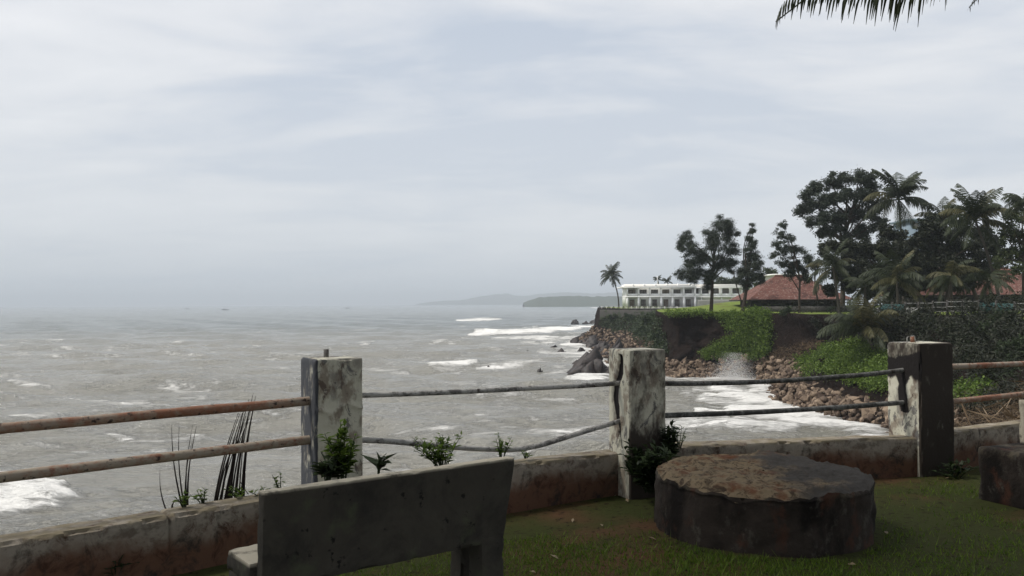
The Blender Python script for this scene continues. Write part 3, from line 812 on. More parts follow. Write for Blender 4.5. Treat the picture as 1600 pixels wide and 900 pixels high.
def arc(a0, droop, n=12):
    a = np.radians(a0 - droop * np.linspace(0, 1, n) ** 1.25)
    st = 1 / (n - 1); x = np.concatenate([[0], np.cumsum(np.cos(a[:-1]) * st)]); z = np.concatenate([[0], np.cumsum(np.sin(a[:-1]) * st)])
    return np.stack([x, x * 0, z], -1)
FM = {}
for mk in ('frond', 'frondlight'):
    for k, (a0, dr) in enumerate(((80, 60), (62, 95), (38, 95), (12, 80), (-25, 60))):
        a, b = frond(arc(a0, dr), 40, .25, .022, .55 + .1 * k, .016, .2, 5 + k)
        me = mesh_np('frond', *cat([a, b])); me.materials.append(M[mk]); FM[mk, k] = me
def palm(crownpx, Y, R_px, label, basepx=None, n=22, light=.15, group='coconut palms of the headland', name='coconut_palm', seed=0, kinds=(0, 1, 1, 2, 2, 3, 3, 4), trunk_r=.17):
    r = random.Random(900 + seed); c = P(crownpx[0], crownpx[1], Y)
    bp = basepx or (crownpx[0] + r.uniform(-12, 12), 500)
    b = P(bp[0], bp[1], Y); bz = gz(b.x, b.y) - .1
    if isinstance(basepx, tuple) and len(basepx) == 3: bz = b.z
    base = Vector((b.x, b.y, bz))
    root = empty(name, base, label, 'palm', group)
    t = np.linspace(0, 1, 12)[:, None]
    off = np.array([(c.x - b.x) * .25 + r.uniform(-.4, .4), 0, 0])
    pts = np.array(base) * (1 - t) + np.array(c) * t - off * np.sin(t * math.pi)
    part('trunk', tube(pts, np.linspace(trunk_r * 1.25, trunk_r * .75, 12), 8, False), M['palmbark'], root, True)
    Lf = R_px * Y / F * 1.12; n = int(n * 1.15)
    for k in range(n):
        kd = kinds[k % len(kinds)]
        me = FM['frondlight' if r.random() < light else 'frond', kd]
        f = bpy.data.objects.new('frond', me); COL.objects.link(f); f.parent = root
        f.location = c - base
        s = Lf * r.uniform(.8, 1.15)
        f.scale = (s, s, s); f.rotation_euler = (r.uniform(-.25, .25), r.uniform(-.18, .18), k * 2.39996 + r.uniform(-.3, .3))
    return root

# ------------------------------------------------------------------ hotel and other buildings
def hotel():
    bx, by = P(980, 480, 248).x, 248.0; bz = gz(bx + 10, by + 4) - .05
    root = empty('hotel_building', (bx, by, bz), 'long white two storey hotel with balconies on the headland', 'building')
    def pt(name, items, mat, par=root):
        V, Fc = cat(items); return link(name, mesh_np(name, V, Fc), M[mat], par)
    nb, bw = 6, 3.25; L = nb * bw; H1, H2 = 2.85, 5.45
    pt('wall', [box(0, L, 1.5, 9, 0, 5.9), box(-.25, 0, 0, 9, 0, 5.9), box(L, L + .25, 0, 9, 0, 5.9)], 'white')
    pt('floor_slab', [box(-1.2, L + .2, -.35, 1.6, H1, H1 + .28)], 'white')
    rf = pt('roof', [box(-1.9, L + .4, -.7, 9.4, H2 + .1, H2 + .35)], 'white')
    V = np.array([(-.9, -.4, H2 + .35), (L + .2, -.4, H2 + .35), (L + .2, 8.8, H2 + .35), (-.9, 8.8, H2 + .35), (-.3, .5, H2 + 1.15), (L, .5, H2 + 1.15), (L, 8, H2 + 1.15), (-.3, 8, H2 + 1.15)])
    link('sloping_parapet', mesh_np('sloping_parapet', V, BOXF), M['offwhite'], rf)
    for i in range(nb + 1):
        pt('column', [box(i * bw - .28, i * bw + .28, -.25, .35, 0, H1), box(i * bw - .2, i * bw + .2, -.2, .3, H1 + .28, H2 + .1)], 'white')
        if i < nb: link('roof_rib', mesh_np('roof_rib', *box((i + .5) * bw - .08, (i + .5) * bw + .08, -.3, .6, H2 + .3, H2 + 1.3)), M['white'], rf)
    pt('column', [box(-1.35, -1.1, -.2, .1, H1 + .28, H2 + .1)], 'white')
    for i in range(nb):
        x = i * bw + .3
        pt('balcony_rail', [box(x, x + bw - .6, -.12, 0, H1 + .28, H1 + 1.0)] + [box(x + k * .34, x + k * .34 + .1, -.16, -.125, H1 + .4, H1 + .95) for k in range(8)], 'white')
        for z0, z1, x0, x1 in ((.05, 2.2, .95, 2.3), (H1 + .75, H2 - .4, .6, 2.6)):
            w = pt('window', [box(i * bw + x0, i * bw + x1, 1.40, 1.497, z0, z1)], 'dark')
            mid = (x0 + x1) / 2
            for a, b_ in ((x0 + .06, mid - .04), (mid + .04, x1 - .06)):
                link('pane', mesh_np('pane', *box(i * bw + a, i * bw + b_, 1.36, 1.395, z0 + .06, z1 - .06)), M['glass'] if (i + int(z0)) % 3 else M['curtain'], w)
    # set-back wing
    x0, y0 = L + .3, 7.0; n2 = 6; b2 = 3.0
    pt('wing_wall', [box(x0, x0 + n2 * b2, y0 + 1.3, y0 + 8, 0, 5.5)], 'white')
    pt('wing_slab', [box(x0, x0 + n2 * b2, y0 - .4, y0 + 1.4, 2.75, 3.0)], 'white')
    wr = pt('wing_roof', [box(x0, x0 + n2 * b2 + .4, y0 - .6, y0 + 8.3, 5.5, 5.75)], 'white')
    link('wing_parapet', mesh_np('wing_parapet', *box(x0 + .1, x0 + n2 * b2, y0 + .1, y0 + 7.8, 5.75, 6.6)), M['offwhite'], wr)
    for i in range(n2 + 1): pt('column', [box(x0 + i * b2 - .15, x0 + i * b2 + .15, y0 - .25, y0, .0, 2.75), box(x0 + i * b2 - .15, x0 + i * b2 + .15, y0 - .25, y0, 3.0, 5.5)], 'white')
    for i in range(n2):
        pt('balcony_rail', [box(x0 + i * b2 + .16, x0 + (i + 1) * b2 - .16, y0 - .2, y0 - .1, 3.0, 3.85)], 'white')
        w = pt('window', [box(x0 + i * b2 + .5, x0 + i * b2 + 2.5, y0 + 1.22, y0 + 1.297, 3.5, 5.2)], 'dark')
        link('pane', mesh_np('pane', *box(x0 + i * b2 + .58, x0 + i * b2 + 2.42, y0 + 1.18, y0 + 1.216, 3.58, 5.42)), M['glass'], w)
    pt('antenna_pole', [tube([(9.2, 3, H2 + 1), (9.2, 3, H2 + 3.6)], .09, 6)], 'white')
hotel()

def terrace_wall(p0, p1, label):
    a = np.array(p0, float); b = np.array(p1, float); d = b - a; Ln = np.linalg.norm(d[:2]); yaw = math.atan2(d[1], d[0])
    root = empty('terrace_wall', tuple(a), label, 'wall', rotz=yaw)
    V, Fc, _ = rbox(Ln, .7, 3.9, .65, .08, .05, .8, 3); V = V + (Ln / 2, 0, -3.55)
    link('stone_wall', mesh_np('stone_wall', V, Fc), M['stone'], root)
    link('coping', mesh_np('coping', *box(-.1, Ln + .1, -.45, .45, .36, .46)), M['stone'], root)
    n = int(Ln / 1.25)
    for k in range(n + 1):
        x = k * Ln / n
        link('rail_post', mesh_np('rail_post', *box(x - .07, x + .07, -.4, -.28, .46, 1.05)), M['offwhite'] if k % 2 else M['stone'], root)
    link('top_rail', mesh_np('top_rail', *box(-.1, Ln + .1, -.42, -.26, 1.05, 1.13)), M['greystone'], root)
e0 = P(938.5, 486, 231.5); e1 = P(1060, 488, 198)
terrace_wall((e0.x, e0.y, -.35), (e1.x, e1.y, -.35), 'dark stone terrace wall with railing in front of the white hotel')
tv = np.array([(25.2, 233, .36), (40, 201, .36), (62, 222, .36), (62, 249.4, .36), (31, 249.4, .36)]); tv2 = tv - (0, 0, .9)
tf_ = [(0, 1, 2, 3, 4)] + [(i, i + 5, (i + 1) % 5 + 5, (i + 1) % 5) for i in range(5)]
tag(link('bounce_terrace', mesh_np('bounce_terrace', np.concatenate([tv, tv2]), tf_), M['greystone']), 'grey terrace paving added in front of the white hotel for neutral bounce', None, None, 'structure')  # paving added so ground bounce on the facade stays neutral
g0 = P(1090, 474, 178); g1 = P(1166, 473, 172)
def low_wall(name, p, q_, h, mat, label, zb=None):
    a = np.array(p, float); b = np.array(q_, float); d = b - a; Ln = np.linalg.norm(d[:2])
    V, Fc, _ = rbox(Ln, .5, h, .4, .05, .06, 1.1, 8); V = V + (Ln / 2, 0, 0)
    o = link(name, mesh_np(name, V, Fc), M[mat], None, (a[0], a[1], zb if zb is not None else min(gz(a[0], a[1]), gz(b[0], b[1])) - .2), math.atan2(d[1], d[0]))
    return tag(o, label, 'wall')
low_wall('garden_wall', (g0.x, g0.y, 0), (g1.x, g1.y, 0), 2.2, 'greystone', 'low grey stone wall between the hotel wing and the bright lawn')

def cottage(x0, x1, y0, y1, ze, zr, hip, label, zb, chim=False, bays=6):
    c = ((x0 + x1) / 2, (y0 + y1) / 2, zb)
    root = empty('cottage', c, label, 'house')
    ym = (y0 + y1) / 2
    nx_, ny_ = 26, 10
    # roof: four sloping faces, finely divided and uneven
    V = []; Fc = []
    def face(a, b, c_, d_, n, m):
        o = len(V)
        for i in range(n + 1):
            for j in range(m + 1):
                s, t = i / n, j / m
                p = (np.array(a) * (1 - s) + np.array(b) * s) * (1 - t) + (np.array(d_) * (1 - s) + np.array(c_) * s) * t
                sag = .10 * math.sin(t * math.pi) * (1 + .5 * math.sin(s * 9))
                V.append(p - np.array([0, 0, sag]))
        for i in range(n):
            for j in range(m):
                q_ = o + i * (m + 1) + j; Fc.append((q_, q_ + m + 1, q_ + m + 2, q_ + 1))
    A_, B_, C_, D_ = (x0, y0, ze), (x1, y0, ze), (x1, y1, ze), (x0, y1, ze)
    R0, R1 = (x0 + hip, ym, zr), (x1 - hip, ym, zr)
    face(A_, B_, R1, R0, nx_, ny_); face(C_, D_, R0, R1, nx_, ny_)
    face(D_, A_, R0, R0, ny_, ny_); face(B_, C_, R1, R1, ny_, ny_)
    rf = part('roof', (np.array(V), np.array(Fc)), M['tile'], root)
    V2, F2 = tube([(R0[0], R0[1], zr + .04), (R1[0], R1[1], zr + .04)], .14, 6)
    link('ridge_cap', mesh_np('ridge_cap', V2 - np.array(c), F2), M['tile'], rf)
    part('eaves_board', cat([box(x0, x1, y0 + .02, y0 + .1, ze - .22, ze - .03), box(x0 + .02, x0 + .1, y0 + .12, y1, ze - .22, ze - .03)]), M['dark'], root)
    part('wall', box(x0 + 1.6, x1 - 1.2, y0 + 2.0, y1 - 1.0, zb, ze + .3), M['offwhite'] if chim else M['stone'], root)
    for k in range(bays + 1):
        x = x0 + .5 + (x1 - x0 - 1) * k / bays
        part('veranda_post', box(x - .11, x + .11, y0 + .4, y0 + .62, zb, ze - .05), M['dark'], root)
    part('veranda_rail', cat([box(x0 + .5, x1 - .5, y0 + .45, y0 + .55, zb + .8, zb + .9), box(x0 + .5, x1 - .5, y0 + .45, y0 + .55, zb + .2, zb + .28)]), M['dark'], root)
    for k in range(bays):
        x = x0 + 1.9 + (x1 - x0 - 3.6) * (k + .2) / bays
        w = part('window', box(x, x + 1.2, y0 + 1.9, y0 + 1.997, zb + .7, zb + 1.9), M['dark'], root)
        V2, F2 = box(x + .08, x + 1.12, y0 + 1.86, y0 + 1.895, zb + .78, zb + 1.82)
        link('pane', mesh_np('pane', V2 - np.array(c), F2), M['glass'], w)
    return root
a = P(1170, 468, 131); b = P(1335, 468, 131)
cottage(a.x, b.x, 131, 143, a.z, P(1240, 431, 137).z, 5.8, 'open sided cottage with weathered red tiled hip roof behind the slim trees', gz(a.x + 6, 137) - .1)
a = P(1418, 461, 121); b = P(1690, 461, 121)
cottage(a.x, b.x, 121, 134, a.z, P(1560, 419, 127.5).z, 6.5, 'long dark red tiled cottage roof behind the leaning palm', gz(a.x + 6, 126) - .1, bays=9)
def flat_house(px0, px1, pyt, pyb, Y, dep, label, mat, slab, rows, cols, zb=0):
    a = P(px0, pyt, Y); b = P(px1, pyt, Y); zt = a.z
    root = empty('flat_roofed_house', ((a.x + b.x) / 2, Y + dep / 2, zb), label, 'building')
    part('wall', box(a.x, b.x, Y, Y + dep, zb, zt - slab), M[mat], root)
    part('roof_slab', box(a.x - .7, b.x + .4, Y - .7, Y + dep + .4, zt - slab, zt), M['white' if mat != 'bluegrey' else mat], root)
    wd = (b.x - a.x) / cols; zt2 = zt - slab - .4
    for r in range(rows):
        for c_ in range(cols):
            x = a.x + wd * (c_ + .22); z1 = zt2 - r * 3.1
            w = part('window', box(x, x + wd * .56, Y - .06, Y - .003, z1 - 1.5, z1), M['dark'], root)
            V2, F2 = box(x + .08, x + wd * .56 - .08, Y - .1, Y - .064, z1 - 1.42, z1 - .08)
            link('pane', mesh_np('pane', V2 - np.array(root.location), F2), M['glass'], w)
flat_house(1212, 1262, 428, 445, 168, 7, 'small cream flat roofed house above the red tiled roof', 'offwhite', .3, 1, 2)
flat_house(1422, 1456, 342, 370, 205, 9, 'tall blue grey building glimpsed between the palms', 'bluegrey', .5, 5, 2)

# teal fence along the cliff top
def panel_fence(pts, label):
    root = empty('panel_fence', (pts[0][0], pts[0][1], gz(*pts[0])), label, 'fence')
    tot = 0
    for (p, q_) in zip(pts[:-1], pts[1:]):
        a = np.array(p, float); b = np.array(q_, float); Ln = np.linalg.norm(b - a); n = max(1, int(round(Ln / 2.2)))
        yaw = math.atan2(b[1] - a[1], b[0] - a[0])
        for k in range(n):
            s = a + (b - a) * k / n; z = gz(*s) - .15; w = Ln / n
            o = link('fence_post', mesh_np('fence_post', *box(-.07, .07, -.07, .07, 0, 1.5)), M['stone'], root, Vector((s[0], s[1], z)) - root.location, yaw)
            if (tot + k) % 7 in (1, 2):
                o = link('fence_panel', mesh_np('fence_panel', *box(.1, w - .1, -.03, .03, .25, 1.25)), M['teal'], root, Vector((s[0], s[1], z)) - root.location, yaw)
            else:
                o = link('fence_rail', mesh_np('fence_rail', *cat([box(.08, w - .08, -.03, .03, zz, zz + .07) for zz in (.45, .85, 1.3)])), M['greystone'], root, Vector((s[0], s[1], z)) - root.location, yaw)
        tot += n
panel_fence([(38.2, 92.5), (39.2, 80.5), (40.2, 66.5), (37.8, 53)], 'teal panelled fence along the cliff top below the palms')
a = P(1362, 480, 96); b = P(1442, 480, 90)
low_wall('garden_wall', (a.x, a.y, 0), (b.x, b.y, 0), 1.0, 'greystone', 'short grey wall in the shade under the low palms')
a = P(1190, 470, 124); b = P(1345, 470, 119)
low_wall('garden_wall', (a.x, a.y, 0), (b.x, b.y, 0), 1.0, 'stone', 'dark garden wall in front of the open sided cottage')

# ------------------------------------------------------------------ trees
tree('casuarina_tree', (1111, 486), 129, [(1131, 350, 16), (1112, 362, 17), (1140, 368, 16), (1122, 380, 16), (1146, 392, 15), (1070, 372, 14), (1080, 388, 15), (1064, 384, 10), (1100, 402, 19),
     (1128, 408, 18), (1142, 416, 14), (1080, 412, 15), (1064, 428, 11), (1078, 434, 13), (1095, 430, 14), (1112, 428, 14), (1108, 449, 9), (1152, 366, 6)],
     'tall feathery casuarina with wide crown alone on the bright lawn', 'casuarina', 1250, .44, .06, .45, .30, (1113, 440), sub=15, spread=.25)
tree('casuarina_tree', (1160, 486), 127, [(1176, 351, 5), (1175, 362, 7), (1171, 374, 8), (1178, 382, 9), (1172, 394, 11), (1180, 402, 12), (1168, 410, 12), (1183, 416, 12), (1163, 424, 13), (1176, 430, 15), (1158, 437, 11), (1186, 435, 10), (1168, 444, 10)],
     'narrow cone shaped casuarina at the edge of the bright lawn', 'casuarina', 1250, .44, .06, .45, .30, (1167, 446), extra=[(1158, 470, 1146, 424, .10)], sub=15, spread=.26)
tree('casuarina_tree', (1249, 472), 119, [(1224, 352, 8), (1220, 364, 9), (1232, 372, 10), (1212, 382, 9), (1226, 390, 12), (1240, 392, 13), (1210, 398, 8), (1222, 410, 12), (1244, 414, 15), (1262, 402, 13), (1272, 416, 13), (1234, 426, 12), (1258, 430, 13)],
     'small open casuarina in front of the red tiled roof', 'casuarina', 1250, .32, .085, .3, .17, (1250, 440), extra=[(1278, 470, 1274, 420, .13), (1249, 455, 1230, 425, .09)], sub=14, spread=.26)
tree('rain_tree', (1316, 480), 126, [(1262, 308, 15), (1256, 328, 13), (1276, 290, 15), (1280, 318, 18), (1298, 284, 16), (1302, 310, 18), (1320, 280, 15), (1326, 304, 18), (1342, 278, 15), (1356, 282, 14), (1350, 304, 18), (1366, 296, 12),
     (1286, 342, 16), (1268, 346, 12), (1310, 340, 18), (1334, 334, 18), (1356, 330, 17), (1376, 318, 13), (1300, 364, 15), (1324, 366, 17), (1284, 364, 11), (1346, 360, 18), (1372, 346, 15)],
     'tallest broad crowned tree standing left of the high palm', 'casuarina', 1000, .36, .14, .15, .38, (1316, 380), sub=15, spread=.26)
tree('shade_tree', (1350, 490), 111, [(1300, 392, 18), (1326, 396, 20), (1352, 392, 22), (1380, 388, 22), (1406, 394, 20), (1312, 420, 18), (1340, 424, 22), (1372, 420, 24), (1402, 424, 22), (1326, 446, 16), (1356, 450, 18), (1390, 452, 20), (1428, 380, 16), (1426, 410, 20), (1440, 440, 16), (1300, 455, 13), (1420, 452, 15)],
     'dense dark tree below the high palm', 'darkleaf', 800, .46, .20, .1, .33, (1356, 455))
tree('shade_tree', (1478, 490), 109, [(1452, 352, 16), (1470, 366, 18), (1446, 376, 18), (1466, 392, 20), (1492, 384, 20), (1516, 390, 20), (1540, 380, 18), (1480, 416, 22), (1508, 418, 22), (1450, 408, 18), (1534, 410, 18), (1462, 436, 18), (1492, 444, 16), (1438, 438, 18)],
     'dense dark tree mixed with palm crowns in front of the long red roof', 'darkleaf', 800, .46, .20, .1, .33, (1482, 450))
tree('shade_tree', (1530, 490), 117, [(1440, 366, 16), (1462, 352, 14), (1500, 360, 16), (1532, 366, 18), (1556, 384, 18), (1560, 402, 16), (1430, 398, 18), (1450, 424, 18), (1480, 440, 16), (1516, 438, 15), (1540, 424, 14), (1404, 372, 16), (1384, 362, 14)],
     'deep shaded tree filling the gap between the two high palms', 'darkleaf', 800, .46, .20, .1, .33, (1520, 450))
tree('leafy_tree', (1600, 490), 96, [(1580, 346, 14), (1596, 338, 16), (1614, 344, 20), (1572, 368, 15), (1594, 372, 20), (1620, 376, 22), (1576, 394, 17), (1600, 400, 20), (1586, 418, 14), (1630, 400, 20), (1560, 408, 11)],
     'lighter green leafy tree right of the leaning palm', 'midleaf', 480, .34, .17, .1, .28, (1600, 425))
tree('leafy_tree', (1575, 500), 72, [(1548, 470, 12), (1566, 476, 14), (1590, 470, 16), (1610, 480, 16)], 'low bushy tree on the cliff top behind the teal fence', 'darkleaf', 600, .26, .12, .1, .10, (1575, 492))
for k, (x, y, r, lab) in enumerate([(1128, 438, 9, 'pale round tree behind the hotel wing'), (1142, 440, 9, 'low tree behind the hotel wing next to the pale round tree'), (1200, 428, 13, 'hazy tree behind the cone shaped casuarina'),
                                    (1110, 442, 7, 'small tree behind the hotel roof'), (1190, 440, 10, 'hazy bush behind the cottage roof end')]):
    tree('distant_tree', (x, 470), 282 if x < 1180 else 190, [(x, y, r), (x - r * .8, y + 4, r * .7), (x + r * .8, y + 3, r * .75)], lab, 'midleaf', 130, .7, .3, .1, .2)

palm((1404, 312), 119, 52, 'tallest coconut palm with windblown crown beside the broad tree', (1412, 500), 24, .18, seed=1, kinds=(0, 0, 1, 1, 2, 3, 3, 4))
palm((1524, 345), 98, 56, 'leaning coconut palm with dark ragged crown before the long red roof', (1566, 498), 26, .08, seed=2, kinds=(0, 0, 1, 1, 2, 3, 4))
palm((1474, 345), 116, 42, 'coconut palm half hidden behind the leaning palm', (1480, 498), 20, .1, seed=3)
palm((1302, 418), 108, 44, 'low coconut palm in front of the cottage roof', (1312, 498), 20, .2, seed=4, kinds=(0, 1, 2, 3, 4, 4))
palm((1402, 438), 97, 50, 'low coconut palm with pale arching fronds below the high palm', (1406, 498), 22, .38, seed=5, kinds=(0, 1, 2, 2, 3, 4))
palm((1604, 322), 90, 40, 'coconut palm rising over the lighter green tree', (1616, 498), 20, .15, seed=6)
palm((1486, 432), 94, 44, 'low coconut palm with drooping fronds above the teal fence', (1490, 500), 20, .3, seed=7, kinds=(1, 2, 3, 4, 4))
palm((1352, 448), 102, 38, 'low dark palm between the two low coconut palms', (1354, 500), 18, .12, seed=8, kinds=(0, 1, 2, 3, 4))
palm((1544, 440), 93, 40, 'low palm under the leaning palm', (1546, 500), 18, .15, seed=9, kinds=(1, 2, 3, 4))
h = hit(1368, 548)
palm((1350, 520), (h[0].y if h[0] else 88) - .5, 66, 'stemless palm spreading its fronds over the green slope', (1368, 552, 1), 22, .22, seed=10, kinds=(0, 1, 1, 2, 2, 3), trunk_r=.2)
palm((955, 430), 236, 21, 'lone coconut palm at the end of the hotel terrace', (967, 480), 22, .05, seed=11, kinds=(0, 1, 2, 3, 4, 4))
palm((1028, 437), 285, 9, 'small palm showing above the hotel roof', (1030, 480), 16, 0, seed=12)
palm((1043, 440), 285, 10, 'second small palm above the hotel roof, closer to the casuarina', (1045, 480), 16, 0, seed=13)

# ------------------------------------------------------------------ plants covering the slopes
def inside(poly, x, y):
    c = False; n = len(poly)
    for i in range(n):
        x0, y0 = poly[i]; x1, y1 = poly[(i + 1) % n]
        if (y0 > y) != (y1 > y) and x < (x1 - x0) * (y - y0) / (y1 - y0) + x0: c = not c
    return c
def cover(name, poly, n, mat, L, Wd, lift, label, cluster=9, cat_='creeper', extra=18, vdroop=0., gate=None):
    """ground-cover leaves growing out of the slope surface where the outline falls on it"""
    xs = [p[0] for p in poly]; ys = [p[1] for p in poly]; C = []
    seeds = 0; tries = 0
    while seeds < n // cluster and tries < n * 4:
        tries += 1
        x = random.uniform(min(xs) - extra * 0, max(xs)); y = random.uniform(min(ys), max(ys))
        if not inside(poly, x + 11 * mnoise.noise((x * .07, y * .07, 1)), y + 8 * mnoise.noise((x * .07, y * .07, 7))): continue
        h = hit(x, y)
        if h[0] is None: continue
        if gate is not None and mnoise.noise(h[0] * .6) < gate * 2: continue
        seeds += 1
        p = np.array(h[0]); nn = np.array(h[1])
        if nn[2] < 0: nn = -nn
        nn = nn * .5 + np.array([0, -.2, .6])
        hgt_ = lift * (.4 + 1.2 * max(0, .5 * mnoise.noise(h[0] * .55) + .45))
        m = cluster
        C.append(p + RNG.normal(0, 1, (m, 3)) * (.34 * lift + .14, .34 * lift + .14, .18 * lift + .06) + nn * (RNG.random((m, 1)) * hgt_))
    if not C: return
    C = np.concatenate(C); base = C.mean(0)
    o = top(name, leaf_quads(C, L, Wd, vdroop), M[mat], tuple(base))
    return tag(o, label, cat_, None, 'stuff')
cover('creeper', [(1126, 494), (1165, 489), (1205, 488), (1207, 545), (1196, 562), (1150, 566), (1104, 562), (1098, 552), (1135, 540), (1150, 525), (1136, 508)], 30000, 'creeper', .25, .17, .95, 'bright green creeper covering the slope under the narrow casuarina', 26)
cover('creeper', [(1238, 582), (1258, 562), (1300, 545), (1330, 536), (1362, 540), (1390, 552), (1430, 580), (1430, 612), (1370, 614), (1325, 596), (1290, 586)], 30000, 'creeper', .20, .14, .8, 'bright green creeper on the slope above the rubble bank', 26)
cover('creeper', [(1485, 600), (1530, 596), (1560, 612), (1540, 628), (1490, 624)], 2600, 'creeper', .22, .16, .4, 'small patch of green creeper on the shaded slope by the last post')
cover('slope_shrubs', [(998, 500), (1018, 488), (1030, 500), (1046, 540), (1044, 556), (1010, 548), (985, 530)], 6000, 'duskycreeper', .34, .22, .9, 'dark bushes on the bluff below the terrace wall')
cover('slope_shrubs', [(940, 497), (1000, 494), (1010, 520), (975, 522), (938, 512)], 3500, 'duskycreeper', .42, .25, .7, 'grey green scrub at the foot of the terrace wall')
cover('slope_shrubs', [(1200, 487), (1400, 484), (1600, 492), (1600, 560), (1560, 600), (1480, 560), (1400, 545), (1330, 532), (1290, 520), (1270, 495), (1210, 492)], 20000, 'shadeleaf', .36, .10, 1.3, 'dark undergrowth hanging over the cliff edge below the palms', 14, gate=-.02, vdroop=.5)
cover('slope_grass', [(1400, 500), (1600, 500), (1600, 600), (1480, 590), (1420, 560)], 5000, 'duskycreeper', .8, .04, .9, 'rank long grass among the dark undergrowth', 12, 'grass', gate=.0, vdroop=.3)
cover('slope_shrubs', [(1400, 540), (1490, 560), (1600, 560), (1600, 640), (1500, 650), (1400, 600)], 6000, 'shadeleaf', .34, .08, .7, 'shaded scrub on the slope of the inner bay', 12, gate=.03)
cover('dry_brush', [(1490, 618), (1640, 600), (1640, 690), (1490, 690)], 9000, 'straw', .42, .018, .35, 'dry straw and fallen sticks on the slope behind the right railing', 7, 'brush')
cover('dry_brush', [(1180, 562), (1225, 545), (1300, 530), (1240, 565), (1200, 590)], 2600, 'straw', .6, .03, .3, 'dry brown stalks on the slope between the green creepers', 7, 'brush')
cover('lawn_fringe', [(1032, 482), (1080, 484), (1140, 488), (1205, 486), (1205, 492), (1130, 497), (1075, 495), (1035, 492)], 4500, 'creeper', .30, .12, .25, 'grass hanging over the edge of the bright lawn', 8, 'grass')

def shrub(px, py, r, label, mat, L=.3, Wd=.12, dens=700):
    h = hit(px, py)
    if h[0] is None: return
    p = h[0]; rr = r * p.y / F; root = empty('shrub', p, label, 'shrub')
    B = [(np.array(p) + (RNG.uniform(-.7, .7) * rr, RNG.uniform(-.5, .2) * rr, RNG.uniform(.1, .9) * rr), rr * RNG.uniform(.45, .7)) for _ in range(6)]
    part('stems', cat([limb(p, c, .06, .02, .1, 5) for c, r_ in B]), M['bark'], root)
    part('foliage', blob_leaves(B, dens, L, Wd, .1, 9, .3), M[mat], root)
shrub(1016, 508, 14, 'round dark bush on the corner of the bluff below the terrace', 'duskycreeper', .4, .2)
shrub(1032, 530, 15, 'large dark bush hanging down the bluff towards the rubble', 'duskycreeper', .4, .2)
shrub(1004, 524, 11, 'small grey green bush at the foot of the bluff corner', 'duskycreeper', .4, .2)
shrub(958, 502, 9, 'scrubby bush at the end of the terrace wall foot', 'duskycreeper', .5, .25)
shrub(984, 500, 8, 'scrubby bush at the middle of the terrace wall foot', 'duskycreeper', .5, .25)
shrub(1436, 512, 22, 'dark shrub on the cliff edge behind the shaded post', 'darkleaf')
shrub(1500, 528, 26, 'broad dark shrub hanging below the teal fence', 'darkleaf')
shrub(1562, 520, 26, 'dusky green shrub on the cliff edge under the low bushy tree', 'duskycreeper')
shrub(1592, 556, 26, 'shrub low on the inner bay slope', 'duskycreeper', .3, .1)
shrub(1530, 570, 20, 'dark shrub halfway down the inner bay slope', 'darkleaf')
shrub(1464, 560, 20, 'small dark shrub on the slope next to the stemless palm', 'darkleaf')
shrub(1282, 512, 13, 'dark bush at the mouth of the hollow under the cliff edge', 'darkleaf')
shrub(1226, 490, 10, 'low bush on the lip of the hollow', 'duskycreeper')

# ------------------------------------------------------------------ fishing boats
def boat(px, py, ln, label, seed):
    p = G(px, py, SEA); root = empty('fishing_boat', p, label, 'boat')
    n = 9; V = []; Fc = []
    for i in range(n):
        t = i / (n - 1); w = 1.5 * math.sin(math.pi * min(1, .12 + t * .88)) ** .6 * (ln / 11); sh = .9 + 1.2 * (t - .45) ** 2 * 2
        x = (t - .5) * ln
        V += [(x, -w, sh), (x, -w * .6, 0), (x, 0, -.4), (x, w * .6, 0), (x, w, sh), (x, 0, sh - .25)]
    for i in range(n - 1):
        for j in range(6):
            a = i * 6 + j; b = i * 6 + (j + 1) % 6; Fc.append((a, a + 6, b + 6, b))
    Fc += [(0, 1, 2, 5), (2, 3, 4, 5)]; o_ = (n - 1) * 6; Fc += [(o_ + 5, o_ + 2, o_ + 1, o_), (o_ + 5, o_ + 4, o_ + 3, o_ + 2)]
    V = np.array(V) + np.array(p); part('hull', (V, np.array(Fc)), M['boat'], root)
    part('cabin', box(p.x - ln * .3, p.x - ln * .05, p.y - .8, p.y + .8, p.z + .7, p.z + 2.6), M['boat'], root)
    part('mast', tube([(p.x + ln * .1, p.y, p.z + .6), (p.x + ln * .1, p.y, p.z + 5.0)], .12, 6), M['boat'], root)
boat(293, 482.8, 10, 'tiny fishing boat far out near the horizon, next to the longer boat', 1)
boat(352, 484.5, 15, 'long low fishing boat far out on the sea', 2)
boat(543, 482.2, 9, 'distant fishing boat on its own nearest the hills', 3)

# ------------------------------------------------------------------ railing: posts and pipes
PH, PW = 1.135, .33
def corner_post(px, py, yaw_deg, w):
    y = math.radians(yaw_deg); nR = Vector((math.sin(y), -math.cos(y), 0)); nL = Vector((-math.cos(y), -math.sin(y), 0))
    c = G(px, py, PH); return Vector((c.x, c.y, 0)) - nR * w / 2 - nL * w / 2, y
POSTS = [corner_post(492, 562, 30, .335), corner_post(984, 547.5, 24, .33), corner_post(1437, 537, 20, .385)]
pw_ = [.335, .33, .385]
p1, p2, p3 = [p[0] for p in POSTS]
wl_pts = [(G(0, 848, .32), G(405, 781, .32)), (G(800, 727, .32), G(975, 706, .32)), (G(1060, 696, .32), G(1430, 683, .32)), (G(1496, 674.5, .32), G(1594, 663, .32))]
d0 = (wl_pts[0][1] - wl_pts[0][0]).normalized(); p0 = p1 - d0 * 2.7
d3 = (wl_pts[3][1] - wl_pts[3][0]).normalized(); p4 = p3 + d3 * 2.7
POSTS = [(p0, math.atan2(d0.y, d0.x))] + POSTS + [(p4, math.atan2(d3.y, d3.x))]
pw_ = [.33] + pw_ + [.33]
fence = empty('pipe_railing', p2, 'row of weathered concrete posts with pipe rails along the low wall', 'fence')
